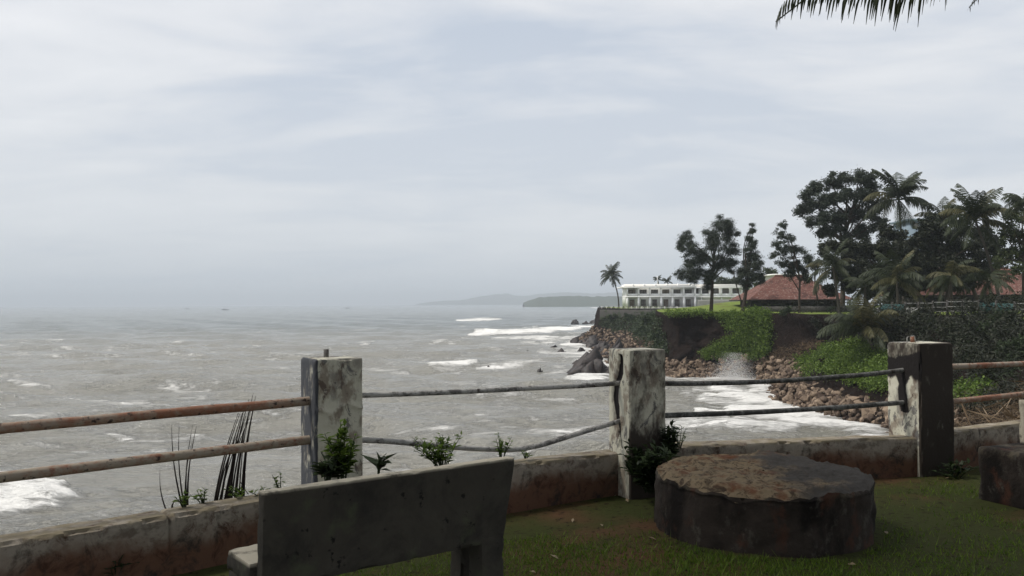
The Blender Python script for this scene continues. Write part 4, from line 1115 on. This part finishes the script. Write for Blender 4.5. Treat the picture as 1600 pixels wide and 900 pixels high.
plab = [None, 'pale peeling post with weeds at its foot', 'cracked post with black mould in the crack', 'shaded post with white lower face and black stain', None]
for k, ((pp, yaw), w) in enumerate(zip(POSTS, pw_)):
    V, Fc, N = rbox(w, w, PH + .1, .016, .014, .0035, 7, 30 + k)
    mould = np.zeros(len(V)); dark = np.zeros(len(V)); grime_shade = np.zeros(len(V))
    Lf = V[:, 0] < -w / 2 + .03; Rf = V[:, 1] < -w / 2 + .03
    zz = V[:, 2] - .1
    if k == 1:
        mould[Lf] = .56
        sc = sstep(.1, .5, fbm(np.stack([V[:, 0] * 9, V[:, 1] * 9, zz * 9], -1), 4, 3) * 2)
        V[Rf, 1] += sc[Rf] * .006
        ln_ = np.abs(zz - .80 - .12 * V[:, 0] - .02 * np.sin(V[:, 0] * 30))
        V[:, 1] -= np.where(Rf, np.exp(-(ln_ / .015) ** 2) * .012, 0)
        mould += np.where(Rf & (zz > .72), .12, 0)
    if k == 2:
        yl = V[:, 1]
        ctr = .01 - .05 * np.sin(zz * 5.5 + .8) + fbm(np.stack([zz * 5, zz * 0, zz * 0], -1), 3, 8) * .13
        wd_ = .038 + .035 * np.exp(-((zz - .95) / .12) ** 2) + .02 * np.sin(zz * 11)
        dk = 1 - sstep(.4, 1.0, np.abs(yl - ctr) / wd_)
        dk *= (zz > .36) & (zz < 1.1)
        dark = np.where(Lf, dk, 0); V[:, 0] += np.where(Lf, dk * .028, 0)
        mould[Lf] = .22; grime_shade[Rf] = .34  # brown on the right face paints its side away from the sun
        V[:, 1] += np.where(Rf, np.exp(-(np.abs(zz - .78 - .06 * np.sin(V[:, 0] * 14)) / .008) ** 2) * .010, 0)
        grime_shade += np.where(Rf | Lf, .5 * (1 - sstep(.25, .62, zz)) * Rf, 0)
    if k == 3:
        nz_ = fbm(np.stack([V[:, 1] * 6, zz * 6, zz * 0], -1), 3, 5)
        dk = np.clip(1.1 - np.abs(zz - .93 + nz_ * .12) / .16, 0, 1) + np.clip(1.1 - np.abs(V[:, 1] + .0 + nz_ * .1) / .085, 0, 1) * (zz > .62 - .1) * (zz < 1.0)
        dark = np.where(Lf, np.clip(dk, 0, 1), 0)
        grime_shade[Lf & (zz > .92)] = .45; grime_shade[Rf] = .60  # grime on the upper left face; right face shade painted in brown
    o = link('post', mesh_np('post', V, Fc, {'mould': mould, 'dark': dark, 'grime_shade': grime_shade}, 2), M['post'], fence, Vector((pp.x, pp.y, -.1)) - fence.location, yaw)
    if plab[k]: o['label'] = plab[k]
    if k in (1, 3):
        Vt, Ft = tube([(-.02 if k == 1 else -.03, .05, PH + .08), (-.02 if k == 1 else -.03, .05, PH + .155)], .018 if k == 1 else .02, 10)
        link('pipe_stub', mesh_np('pipe_stub', Vt, Ft, smooth=False), M['pipe' if k == 1 else 'rustpale'], o)
    if k == 3:
        Vt, Ft = tube([(-.165, -.02, PH + .09), (-.16, -.02, PH + .15), (-.14, -.02, PH + .155), (-.08, -.02, PH + .16), (-.075, -.02, PH + .155), (-.065, -.02, PH + .09)], .004, 6)
        link('bent_wire', mesh_np('bent_wire', Vt, Ft), M['pipe'], o)
def rail(a, b, za, zb, r, mat, label, sag=0., mids=None):
    n = 26; t = np.linspace(0, 1, n)
    A_, B_ = np.array([a.x, a.y, za]), np.array([b.x, b.y, zb])
    pts = A_ + (B_ - A_) * t[:, None]
    if mids is None: pts[:, 2] -= sag * 4 * t * (1 - t)
    else: pts[:, 2] = np.interp(t, [0] + [m[0] for m in mids] + [1], [za] + [m[1] for m in mids] + [zb]); pts[1:-1, 2] = (pts[:-2, 2] + 2 * pts[1:-1, 2] + pts[2:, 2]) / 4
    pts[:, 2] += fbm(np.stack([t * 6, t * 0, t * 0 + za * 9], -1), 2, 4) * .006
    o = part('rail', tube(pts, r * (1 + fbm(np.stack([t * 25, t * 0, t * 0], -1), 2, 9) * .10), 12), M[mat], fence, True); o['label'] = label
P_ = [p[0] for p in POSTS]
rail(P_[0], P_[1], .845, .85, .030, 'rust', 'orange rusted upper pipe rail')
rail(P_[0], P_[1], .585, .588, .031, 'rustpale', 'pale lower pipe rail rusting at one end')
rail(P_[1], P_[2], .868, .872, .0185, 'pipe', 'thin flaking white upper rail', .012)
rail(P_[1], P_[2], .575, .60, .020, 'pipe', 'broken lower rail bent down to the wall in the middle', 0, [(.16, .535), (.42, .44), (.56, .405), (.62, .41), (.85, .53)])
rail(P_[2], P_[3], .862, .905, .0205, 'pipedark', 'mossy dark upper rail', .045)
rail(P_[2], P_[3], .60, .61, .022, 'pipedark', 'mossy dark lower rail', .02)
rail(P_[3], P_[4], .905, .87, .027, 'rustpale', 'brown rusted upper rail by the dark bench')
rail(P_[3], P_[4], .575, .60, .027, 'rust', 'orange rusted lower rail by the dark bench')

wallr = empty('parapet_wall', (p2.x, p2.y, 0), 'low mud stained plaster wall carrying the posts at the cliff edge', 'wall')
def wall_section(a, b, ext0, ext1, k, lab=None):
    d = (b - a); d.z = 0; d.normalize(); a = a - d * ext0; b = b + d * ext1
    L_ = (b - a).length; th = .2; nrm_ = Vector((-d.y, d.x, 0)); c = (a + b) / 2 + nrm_ * th / 2
    V, Fc, N = rbox(L_, th, .40, .022, .022, .009, 4.5, 60 + k)
    V[:, 2] -= .08
    nz_ = fbm(np.stack([V[:, 0] * 1.6, V[:, 1] * 0 + k, V[:, 0] * 0], -1), 3, 61)
    V[:, 2] += np.where(V[:, 2] > .25, nz_ * .02, 0)
    if k == 0:
        g_ = np.exp(-((V[:, 0] - (L_ / 2 - 1.12) + V[:, 2] * .05 + nz_ * .05) / .012) ** 2) * .02
        V[:, 1] += np.where(V[:, 1] < -th / 2 + .03, g_, 0); V[:, 2] -= np.where(V[:, 2] > .3, g_ * .7, 0)
    o = link('wall_section', mesh_np('wall_section', V, Fc, None, 2), M['wall'], wallr, Vector((c.x, c.y, 0)) - wallr.location, math.atan2(d.y, d.x))
def tproj(sec, pt):
    d = (sec[1] - sec[0]); d.z = 0; ln = d.length; d.normalize(); v = pt - sec[0]; return v.x * d.x + v.y * d.y, ln
for k, sec in enumerate(wl_pts):
    t0, ln = tproj(sec, P_[k]); t1, _ = tproj(sec, P_[k + 1])
    wall_section(sec[0], sec[1], -t0 + (1.5 if k == 0 else -.10), t1 - ln + (1.5 if k == 3 else -.10), k)

# ------------------------------------------------------------------ concrete bench
TL = G(410, 769, .75); TR = G(803, 714, .75)
bd = (TR - TL); bd.z = 0; bl = bd.length; bd.normalize(); bn = Vector((-bd.y, bd.x, 0)); byaw = math.atan2(bd.y, bd.x)
bench = empty('concrete_bench', Vector((TL.x, TL.y, 0)), 'dark concrete slab bench with tilted broken backrest seen from behind', 'bench', rotz=byaw)
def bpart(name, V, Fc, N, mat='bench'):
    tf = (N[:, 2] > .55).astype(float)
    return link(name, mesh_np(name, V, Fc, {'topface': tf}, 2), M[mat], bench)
V, Fc, N = rbox(bl, .065, .40, .016, .008, .004, 6, 70)
V += (bl / 2, .033, .35)
V[:, 1] += (V[:, 2] - .55) * -.05
e_ = np.clip((V[:, 0] - (bl - .07)) / .07, 0, 1); V[:, 0] -= e_ * (np.clip(.72 - V[:, 2], 0, 1) * .16 + np.clip(fbm(V * 14, 3, 5), 0, 1) * .06)
bpart('backrest', V, Fc, N)
V, Fc, N = rbox(bl + .0, .27, .085, .024, .008, .004, 6, 71); V += (bl / 2 - .03, .065 + .135, .37); bpart('seat', V, Fc, N)
for (x, y, sx_, sy_, hh, sd_) in ((bl - .12, .075, .135, .13, .395, 72), (bl - .10, .28, .12, .12, .372, 73), (.10, .075, .135, .13, .395, 74), (.04, .20, .14, .25, .372, 75)):
    V, Fc, N = rbox(sx_, sy_, hh + .05, .018, .012, .007, 8, sd_)
    V += (x, y, -.05); N = N * 0
    bpart('leg', V, Fc, N)

# ------------------------------------------------------------------ round concrete platform
def drum():
    c = G(1190, 868, 0); R_ = .70
    base = Vector((1.69, 5.86, 0)); H = .375
    root = empty('round_platform', base, 'thick round concrete platform with flaking yellowish top on the grass', 'platform')
    na, nz = 150, 22
    th = np.linspace(0, 2 * math.pi, na, endpoint=False)
    def rim(th):
        q_ = np.stack([np.cos(th) * 1.3, np.sin(th) * 1.3, th * 0], -1)
        r = R_ * (1 + .05 * fbm(q_ + 4, 3, 80) * 2)
        # broken corner on the right rear side
        cut = .62 / np.maximum(np.cos(th - math.radians(38)), .05)
        return np.where(np.abs(th - math.radians(38)) < 1.2, np.minimum(r, cut), r)
    V = []; 
    for k in range(nz + 1):
        z = -.06 + (H + .06) * k / nz
        r = rim(th) * (1.0 + .02 * (1 - k / nz))
        V.append(np.stack([np.cos(th) * r, np.sin(th) * r, np.full(na, z)], -1))
    V = np.array(V).reshape(-1, 3)
    d_ = fbm(V * 3.5, 5, 81) * .07 + fbm(V * 12, 4, 82) * .035
    rr = np.linalg.norm(V[:, :2], axis=1)[:, None]; V[:, :2] *= 1 + d_[:, None] / rr
    i = np.arange(nz)[:, None] * na; j = np.arange(na)[None, :]; j2 = (j + 1) % na
    Fc = np.stack([i + j, i + j2, i + na + j2, i + na + j], -1).reshape(-1, 4)
    # top crust: uneven, flaking, its rim crumbling into the side
    rimxy = V[nz * na:(nz + 1) * na, :2]
    nr = 60; V2 = []
    for k in range(nr + 1):
        V2.append(np.concatenate([rimxy * (k / nr) * 1.004, np.full((na, 1), H)], 1))
    V2 = np.array(V2).reshape(-1, 3); fr_ = np.repeat(np.arange(nr + 1) / nr, na)
    q2 = V2 * (1, 1, 0)
    f2 = fbm(q2 * 5, 5, 83); lay = np.round((f2 + fbm(q2 * 18, 3, 84) * .5) * 10) / 10
    V2[:, 2] += lay * .06 + fbm(q2 * 30, 3, 85) * .02 - .035 * sstep(.88, 1, fr_) * (1 + 2 * fbm(q2 * 9, 3, 88))
    bite = np.exp(-(((V2[:, 0] + .30) / .10) ** 2 + ((V2[:, 1] + .62) / .11) ** 2)); V2[:, 2] -= bite * .05
    zr = V2[-na:, 2] - H
    for k_, w_, pull in ((nz, 1, 1), (nz - 1, .8, 1.006), (nz - 2, .5, 1.01)):
        sl = slice(k_ * na, (k_ + 1) * na); V[sl, 2] += zr * w_; V[sl, :2] *= pull
    V2[-na:, :] = V[nz * na:(nz + 1) * na, :]
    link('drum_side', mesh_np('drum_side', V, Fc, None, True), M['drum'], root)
    n3 = nr; i = np.arange(n3)[:, None] * na
    F2 = np.stack([i + j, i + na + j, i + na + j2, i + j2], -1).reshape(-1, 4)
    link('flaking_top', mesh_np('flaking_top', V2, F2[na:], None, False), M['crust'], root)
drum()

# dark block bench at the right
c = Vector((3.83, 6.17, 0)); yw = math.radians(24.5)
blk = empty('block_seat', c, 'dark square concrete block seat in deep shade beside the right railing', 'seat', rotz=yw)
V, Fc, N = rbox(1.25, .58, .43, .03, .02, .008, 5, 90); V += (.625, .29, -.05)
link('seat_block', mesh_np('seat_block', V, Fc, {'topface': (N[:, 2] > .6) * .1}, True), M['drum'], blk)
V, Fc, N = rbox(.9, .07, .35, .03, .01, .004, 5, 91); V += (.87, .50, .375)
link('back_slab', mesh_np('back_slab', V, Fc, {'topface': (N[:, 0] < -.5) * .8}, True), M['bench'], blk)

# ------------------------------------------------------------------ weeds and stalks
def weed(px, py, z, h, n, spread, label, mat='weed', leaf=.05, lean=(0, 0), seed=0, Y=None, lw=.5, per=7):
    r = np.random.default_rng(300 + seed)
    b = P(px, py, Y) if Y else G(px, py, z); base = Vector((b.x, b.y, b.z if Y else z))
    root = empty('weed', base, label, 'plant')
    st, lv = [], []
    for k in range(n):
        a = r.uniform(0, 6.28); q_ = np.array([math.cos(a), math.sin(a), 0]) * spread * r.uniform(.1, 1)
        hh = h * r.uniform(.55, 1.05); t = np.linspace(0, 1, 6)[:, None]
        p = np.array(base) + q_ * .25 + (q_ * .8 + np.array([lean[0], lean[1], 0])) * t ** 1.4 + np.array([0, 0, hh]) * t
        st.append(tube(p, np.linspace(.004, .0015, 6), 4, False))
        m = max(5, int(per * 1.7 * hh / .25))
        for i in range(m):
            tt = r.uniform(.15, 1.0); c_ = np.array([np.interp(tt, t[:, 0], p[:, j]) for j in range(3)])
            d = r.normal(0, 1, 3); d[2] = abs(d[2]) * .5 + .15; d /= np.linalg.norm(d); s = np.cross(d, (0, 0, 1)); s /= np.linalg.norm(s) + 1e-6
            up_ = np.cross(s, d); l = leaf * 1.25 * r.uniform(.6, 1.3) * (1.15 - .5 * tt); w = l * lw * .5
            lv.append((np.array([c_, c_ + d * l * .45 + s * w + up_ * w * .3, c_ + d * l - up_ * l * .15, c_ + d * l * .45 - s * w + up_ * w * .3]), np.array([(0, 1, 2, 3)])))
    part('stems', cat(st), M['weeddark'], root); part('leaves', cat(lv), M[mat], root)
    return root
weed(535, 752, .3, .36, 16, .13, 'tall bright leafy weed growing against the pale peeling post', 'weed', .062, seed=1, Y=5.38, per=11)
weed(512, 752, .3, .13, 10, .10, 'dark bushy weed at the foot of the pale peeling post', 'weeddark', .075, seed=2, Y=5.30, per=12)
weed(592, 742, .3, .13, 3, .03, 'single broad leaved sprout beside the pale peeling post', 'weeddark', .10, (.03, 0), 3, Y=5.55, per=5)
weed(690, 728, .32, .22, 20, .20, 'spreading green weed on the wall under the sagging rail', 'weed', .05, (-.04, 0), 4, Y=6.1, per=11)
weed(783, 716, .32, .18, 9, .09, 'thin upright weed on the wall by the bench end', 'weed', .04, (0, 0), 5, Y=6.4, per=8)
weed(822, 716, .32, .06, 6, .10, 'low trailing weed on the wall past the bench end', 'weed', .03, (0, 0), 6, Y=6.5)
weed(1046, 718, .3, .30, 12, .12, 'leafy weed growing beside the cracked post', 'weeddark', .07, (.03, 0), 7, Y=6.75, per=11)
weed(1020, 770, .0, .36, 26, .22, 'dark tangle of weeds at the foot of the cracked post', 'weeddark', .08, (0, 0), 8, Y=6.55, per=12)
weed(1062, 700, .3, .17, 5, .06, 'wispy weed on the wall between the cracked post and the round platform', 'weed', .035, (.02, 0), 9, Y=7.05)
weed(438, 768, .32, .12, 4, .05, 'small weed on the wall above the bench end', 'weed', .035, seed=10, Y=5.45)
weed(410, 776, .32, .05, 6, .09, 'low creeping weed on the wall next to the bench end', 'weed', .035, seed=11, Y=5.4)
weed(372, 778, .32, .07, 9, .16, 'low weeds around the thick bundle of dead stalks', 'weed', .035, seed=12, Y=5.38)
weed(318, 786, .32, .09, 6, .08, 'small weeds between the two stalk bundles', 'weed', .035, seed=13, Y=5.2)
weed(288, 792, .32, .08, 6, .06, 'small weeds around the thin bundle of dead stalks', 'weed', .035, seed=14, Y=5.08)
weed(180, 905, .0, .15, 10, .14, 'straggling weed at the foot of the wall near the bench', 'weeddark', .05, seed=15, Y=4.75)
weed(1300, 700, .32, .05, 3, .05, 'thin stalk on the wall behind the round platform', 'weeddark', .02, seed=16, Y=7.6, per=2)
weed(1490, 745, .0, .14, 14, .30, 'dark low weeds at the foot of the shaded post', 'weeddark', .06, seed=17, Y=7.5)
def stalks(items, label, base):
    root = empty('dead_stalks', base, label, 'plant')
    for k, (x0, y0, x1, y1, r, Y) in enumerate(items):
        a = np.array(P(x0, y0, Y)); b = np.array(P(x1, y1, Y + random.uniform(-.05, .05))); t = np.linspace(0, 1, 8)[:, None]
        mid = a * (1 - t) + b * t; mid[:, 0] -= (np.sin(t[:, 0] * math.pi) * .018)
        part('stalk', tube(mid, np.linspace(r, r * .18, 8) * (1 - .0 * t[:, 0]), 6), M['stick'], root)
Yb = 5.72
it = []
for k in range(15):
    f = k / 14; x0 = 333 + f * 46 + random.uniform(-2, 2); y0 = 790 - f * 10
    x1 = 375 + f * 24 + random.uniform(-4, 5); y1 = (652 if k < 7 else 622) + random.uniform(-10, 22)
    it.append((x0, y0, x1, y1, random.uniform(.005, .0105), Yb))
it.append((388, 772, 374, 738, .003, Yb))
stalks(it, 'thick fanned bundle of black dead stalks behind the lower rail', P(358, 782, Yb))
stalks([(286, 798, 268, 664, .0065, 5.42), (289, 798, 280, 666, .006, 5.42), (291, 796, 301, 664, .006, 5.42), (293, 796, 307, 666, .007, 5.42), (290, 796, 300, 690, .005, 5.42)], 'thin bundle of black dead stalks nearer the rusted rail', P(290, 792, 5.42))
stalks([(262, 804, 250, 733, .005, 5.30), (274, 802, 273, 782, .011, 5.36)], 'single short dead stalk beside a cut stump', P(262, 796, 5.30))

# grass
def grass():
    pts = []
    n = 230000
    x = RNG.uniform(-2.2, 6.2, n); y = RNG.uniform(3.6, 8.6, n)
    # inside the wall
    ok = np.ones(n, bool)
    for sec, (ka, kb) in zip(wl_pts, ((0, 1), (1, 2), (2, 3), (3, 4))):
        a = sec[0]; d = sec[1] - sec[0]
        side = (x - a.x) * d.y - (y - a.y) * d.x
        d2 = d.copy(); d2.z = 0
        ok &= side > .06 * d2.length
    ok &= np.hypot(x - 1.69, y - 5.86) > .74
    px, py = project(np.stack([x, y, x * 0], -1)); ok &= (px > 200) & (px < 1680) & (py < 960)
    x, y = x[ok], y[ok]
    dw = np.full(len(x), 9.)
    for sec in wl_pts:
        a = sec[0]; d = sec[1] - sec[0]; d.z = 0; d.normalize(); dw = np.minimum(dw, np.abs((x - a.x) * d.y - (y - a.y) * d.x))
    den_ = fbm(np.stack([x * 1.4, y * 1.4, x * 0], -1), 4, 95) * 1.6 + .86 - .75 * np.exp(-(dw / .42) ** 2) - .62 * sstep(1.5, 2.8, x) + .25 * np.exp(-((x - .3) ** 2 + (y - 4.9) ** 2) / .8)
    den_ -= .5 * np.exp(-(np.hypot(x - 1.69, y - 5.86) - .72) / .12)
    k = RNG.random(len(x)) < np.clip(den_, .03, 1)
    x, y = x[k], y[k]; n = len(x)
    z = ground_z(x, y)
    a = RNG.uniform(0, 6.28, n); h = RNG.uniform(.010, .034, n) * (1 + 1.0 * (RNG.random(n) < .06)); w = RNG.uniform(.0022, .005, n)
    ln = RNG.uniform(.2, 1.1, n) * h; b = RNG.uniform(0, 6.28, n)
    dx, dy = np.cos(a) * w, np.sin(a) * w
    V = np.stack([np.stack([x - dx, y - dy, z - .003], -1), np.stack([x + dx, y + dy, z - .003], -1), np.stack([x + np.cos(b) * ln, y + np.sin(b) * ln, z + h], -1)], 1).reshape(-1, 3)
    o = link('grass', mesh_np('grass', V, np.arange(n * 3).reshape(-1, 3)), M['grass'])
    tag(o, 'short green grass growing over the lawn', 'grass', None, 'stuff')
grass()
# fallen leaves
def litter():
    me = mesh_np('fallen_leaf', np.array([(-.03, 0, 0), (0, .014, .006), (.032, 0, .003), (0, -.014, .007)]), np.array([(0, 1, 2, 3)])); me.materials.append(M['deadleaf'])
    for (x, y) in [(962, 774), (980, 782), (1002, 862), (1020, 842), (866, 867), (895, 812), (1048, 855), (1385, 830), (1330, 880), (940, 820), (1480, 745), (1505, 738), (1512, 730), (1440, 792), (832, 888)]:
        p = G(x, y, 0); o = link('fallen_leaf', me, None, None, (p.x, p.y, gz(p.x, p.y) + .012), random.uniform(0, 6))
        o.rotation_euler = (random.uniform(-.4, .4), random.uniform(-.4, .4), random.uniform(0, 6)); s = random.uniform(.6, 1.15); o.scale = (s, s, s)
        tag(o, 'small pale dead leaf lying on the lawn', 'leaf', 'dead leaves on the lawn')
litter()

# ------------------------------------------------------------------ palm over the lawn (only frond tips hang into view)
def near_palm():
    base = Vector((7.6, 5.6, -.05)); crown = Vector((7.0, 6.9, 6.9))
    root = empty('coconut_palm', base, 'coconut palm over the lawn whose frond tips hang into the sky', 'palm')
    t = np.linspace(0, 1, 20)[:, None]; pts = np.array(base) * (1 - t) + np.array(crown) * t + np.array([.5, -.3, 0]) * np.sin(t * math.pi)
    part('trunk', tube(pts, np.linspace(.17, .11, 20), 12, False), M['palmbark'], root, True)
    def fr(tip, rise, seed, n=84, ll=.155, hang=1.5):
        a = np.array(crown); b = np.array(tip); tt = np.linspace(0, 1, 18)[:, None]
        mid = (a + b) / 2 + np.array([0, 0, rise])
        p = a * (1 - tt) ** 2 + 2 * mid * tt * (1 - tt) + b * tt ** 2
        r_, l_ = frond(p, n, ll, .0042, hang, .006, .25, seed, .16)
        part('frond', cat([r_, l_]), M['frond'], root)
    def fr2(px, seed, ll, hang, n):
        pts_ = np.array([np.array(crown), np.array(crown) * .62 + np.array(P(*px[0])) * .38 + np.array([0, 0, .5])] + [np.array(P(*q_)) for q_ in px])
        p = catmull(pts_, np.linspace(0, len(pts_) - 1, 40))
        r_, l_ = frond(p, n, ll, .0042, hang, .006, .3, seed, .16); part('frond', cat([r_, l_]), M['frond'], root)
    fr2([(1480, -70, 8.6), (1390, -36, 8.8), (1310, -26, 9.0), (1250, -14, 9.1), (1224, 4, 9.15), (1212, 34, 9.2)], 31, .085, 1.7, 120)
    fr2([(1640, -120, 8.2), (1560, -40, 8.4), (1530, -14, 8.5), (1514, 12, 8.6)], 33, .07, 1.2, 90)
    for k in range(14):
        a = math.radians(150 + 15 + k * 19.5)
        d = Vector((math.cos(a), math.sin(a), 0)); Ln = random.uniform(3.4, 4.4)
        tip = crown + d * Ln + Vector((0, 0, random.uniform(-1.2, 1.2)))
        # keep the other fronds away from the view
        if tip.y > 1 and tip.x / tip.y < .95 and tip.z < 1.5 + tip.y * .62: continue
        fr(tip, 1.2, 40 + k, 46)
near_palm()

# big leafy tree behind the viewer whose canopy shades the lawn
def canopy_tree():
    base = Vector((2.6, -4.2, -.05))
    root = empty('spreading_tree', base, 'large spreading tree whose canopy shades the lawn', 'tree')
    fork = np.array([2.5, -3.6, 3.4])
    part('trunk', limb(base, fork, .42, .33, .03, 9), M['bark'], root, True)
    B = []
    for (x, y, z, r) in [(1.5, -1.5, 7.2, 2.6), (-2.5, -1.5, 7.0, 2.4), (4.5, -.5, 6.8, 2.6), (0, 1.8, 7.0, 2.0), (3.4, 2.6, 7.2, 2.2), (6.6, 1.8, 7.0, 2.4), (-3.6, 1.6, 7.2, 2.0), (-.6, 4.0, 7.9, 1.7),
                         (2.4, 5.0, 8.0, 1.7), (5.6, 4.6, 7.8, 2.0), (8.6, 4.0, 7.4, 2.2), (-5.4, -1.5, 6.8, 2.2), (1, -5, 7.5, 3), (6, -5, 7.5, 3), (-3, -5, 7.2, 2.8), (-3.2, 4.6, 8.4, 1.5), (9, -1, 7, 2.6), (4.6, 7.0, 9.0, 1.5), (.5, 6.0, 8.4, 1.5), (-1.8, 5.6, 8.3, 1.4), (2.6, 7.0, 9.0, 1.4), (6.2, 6.4, 8.8, 1.6), (-5.6, 4.4, 7.8, 1.8), (-6.4, 1.6, 7.4, 2.0), (-4.4, 6.2, 8.6, 1.2)]:
        B.append((np.array([x, y, z]), r))
    lm = []
    for c_, r in B: lm.append(limb(fork, c_, .14, .04, .08, 8))
    part('limbs', cat(lm), M['bark'], root, True)
    part('crown', blob_leaves(B, 400, .24, .11, .2, 16, .30), M['darkleaf'], root)
canopy_tree()

# ------------------------------------------------------------------ air
hz_ = NB('sea_haze')
hz_.t.nodes.clear(); ov = hz_.t.nodes.new('ShaderNodeOutputMaterial'); pv = hz_.t.nodes.new('ShaderNodeVolumePrincipled')
pv.inputs['Color'].default_value = (.78, .85, .92, 1); pv.inputs['Density'].default_value = .00022; pv.inputs['Anisotropy'].default_value = .0
hz_.t.links.new(pv.outputs[0], ov.inputs['Volume'])
o = link('haze', mesh_np('haze', *box(-14800, 14800, -300, 14800, -11.5, 125)), hz_.m)
tag(o, 'pale sea haze fading the far hills and the horizon', 'haze', None, 'stuff')
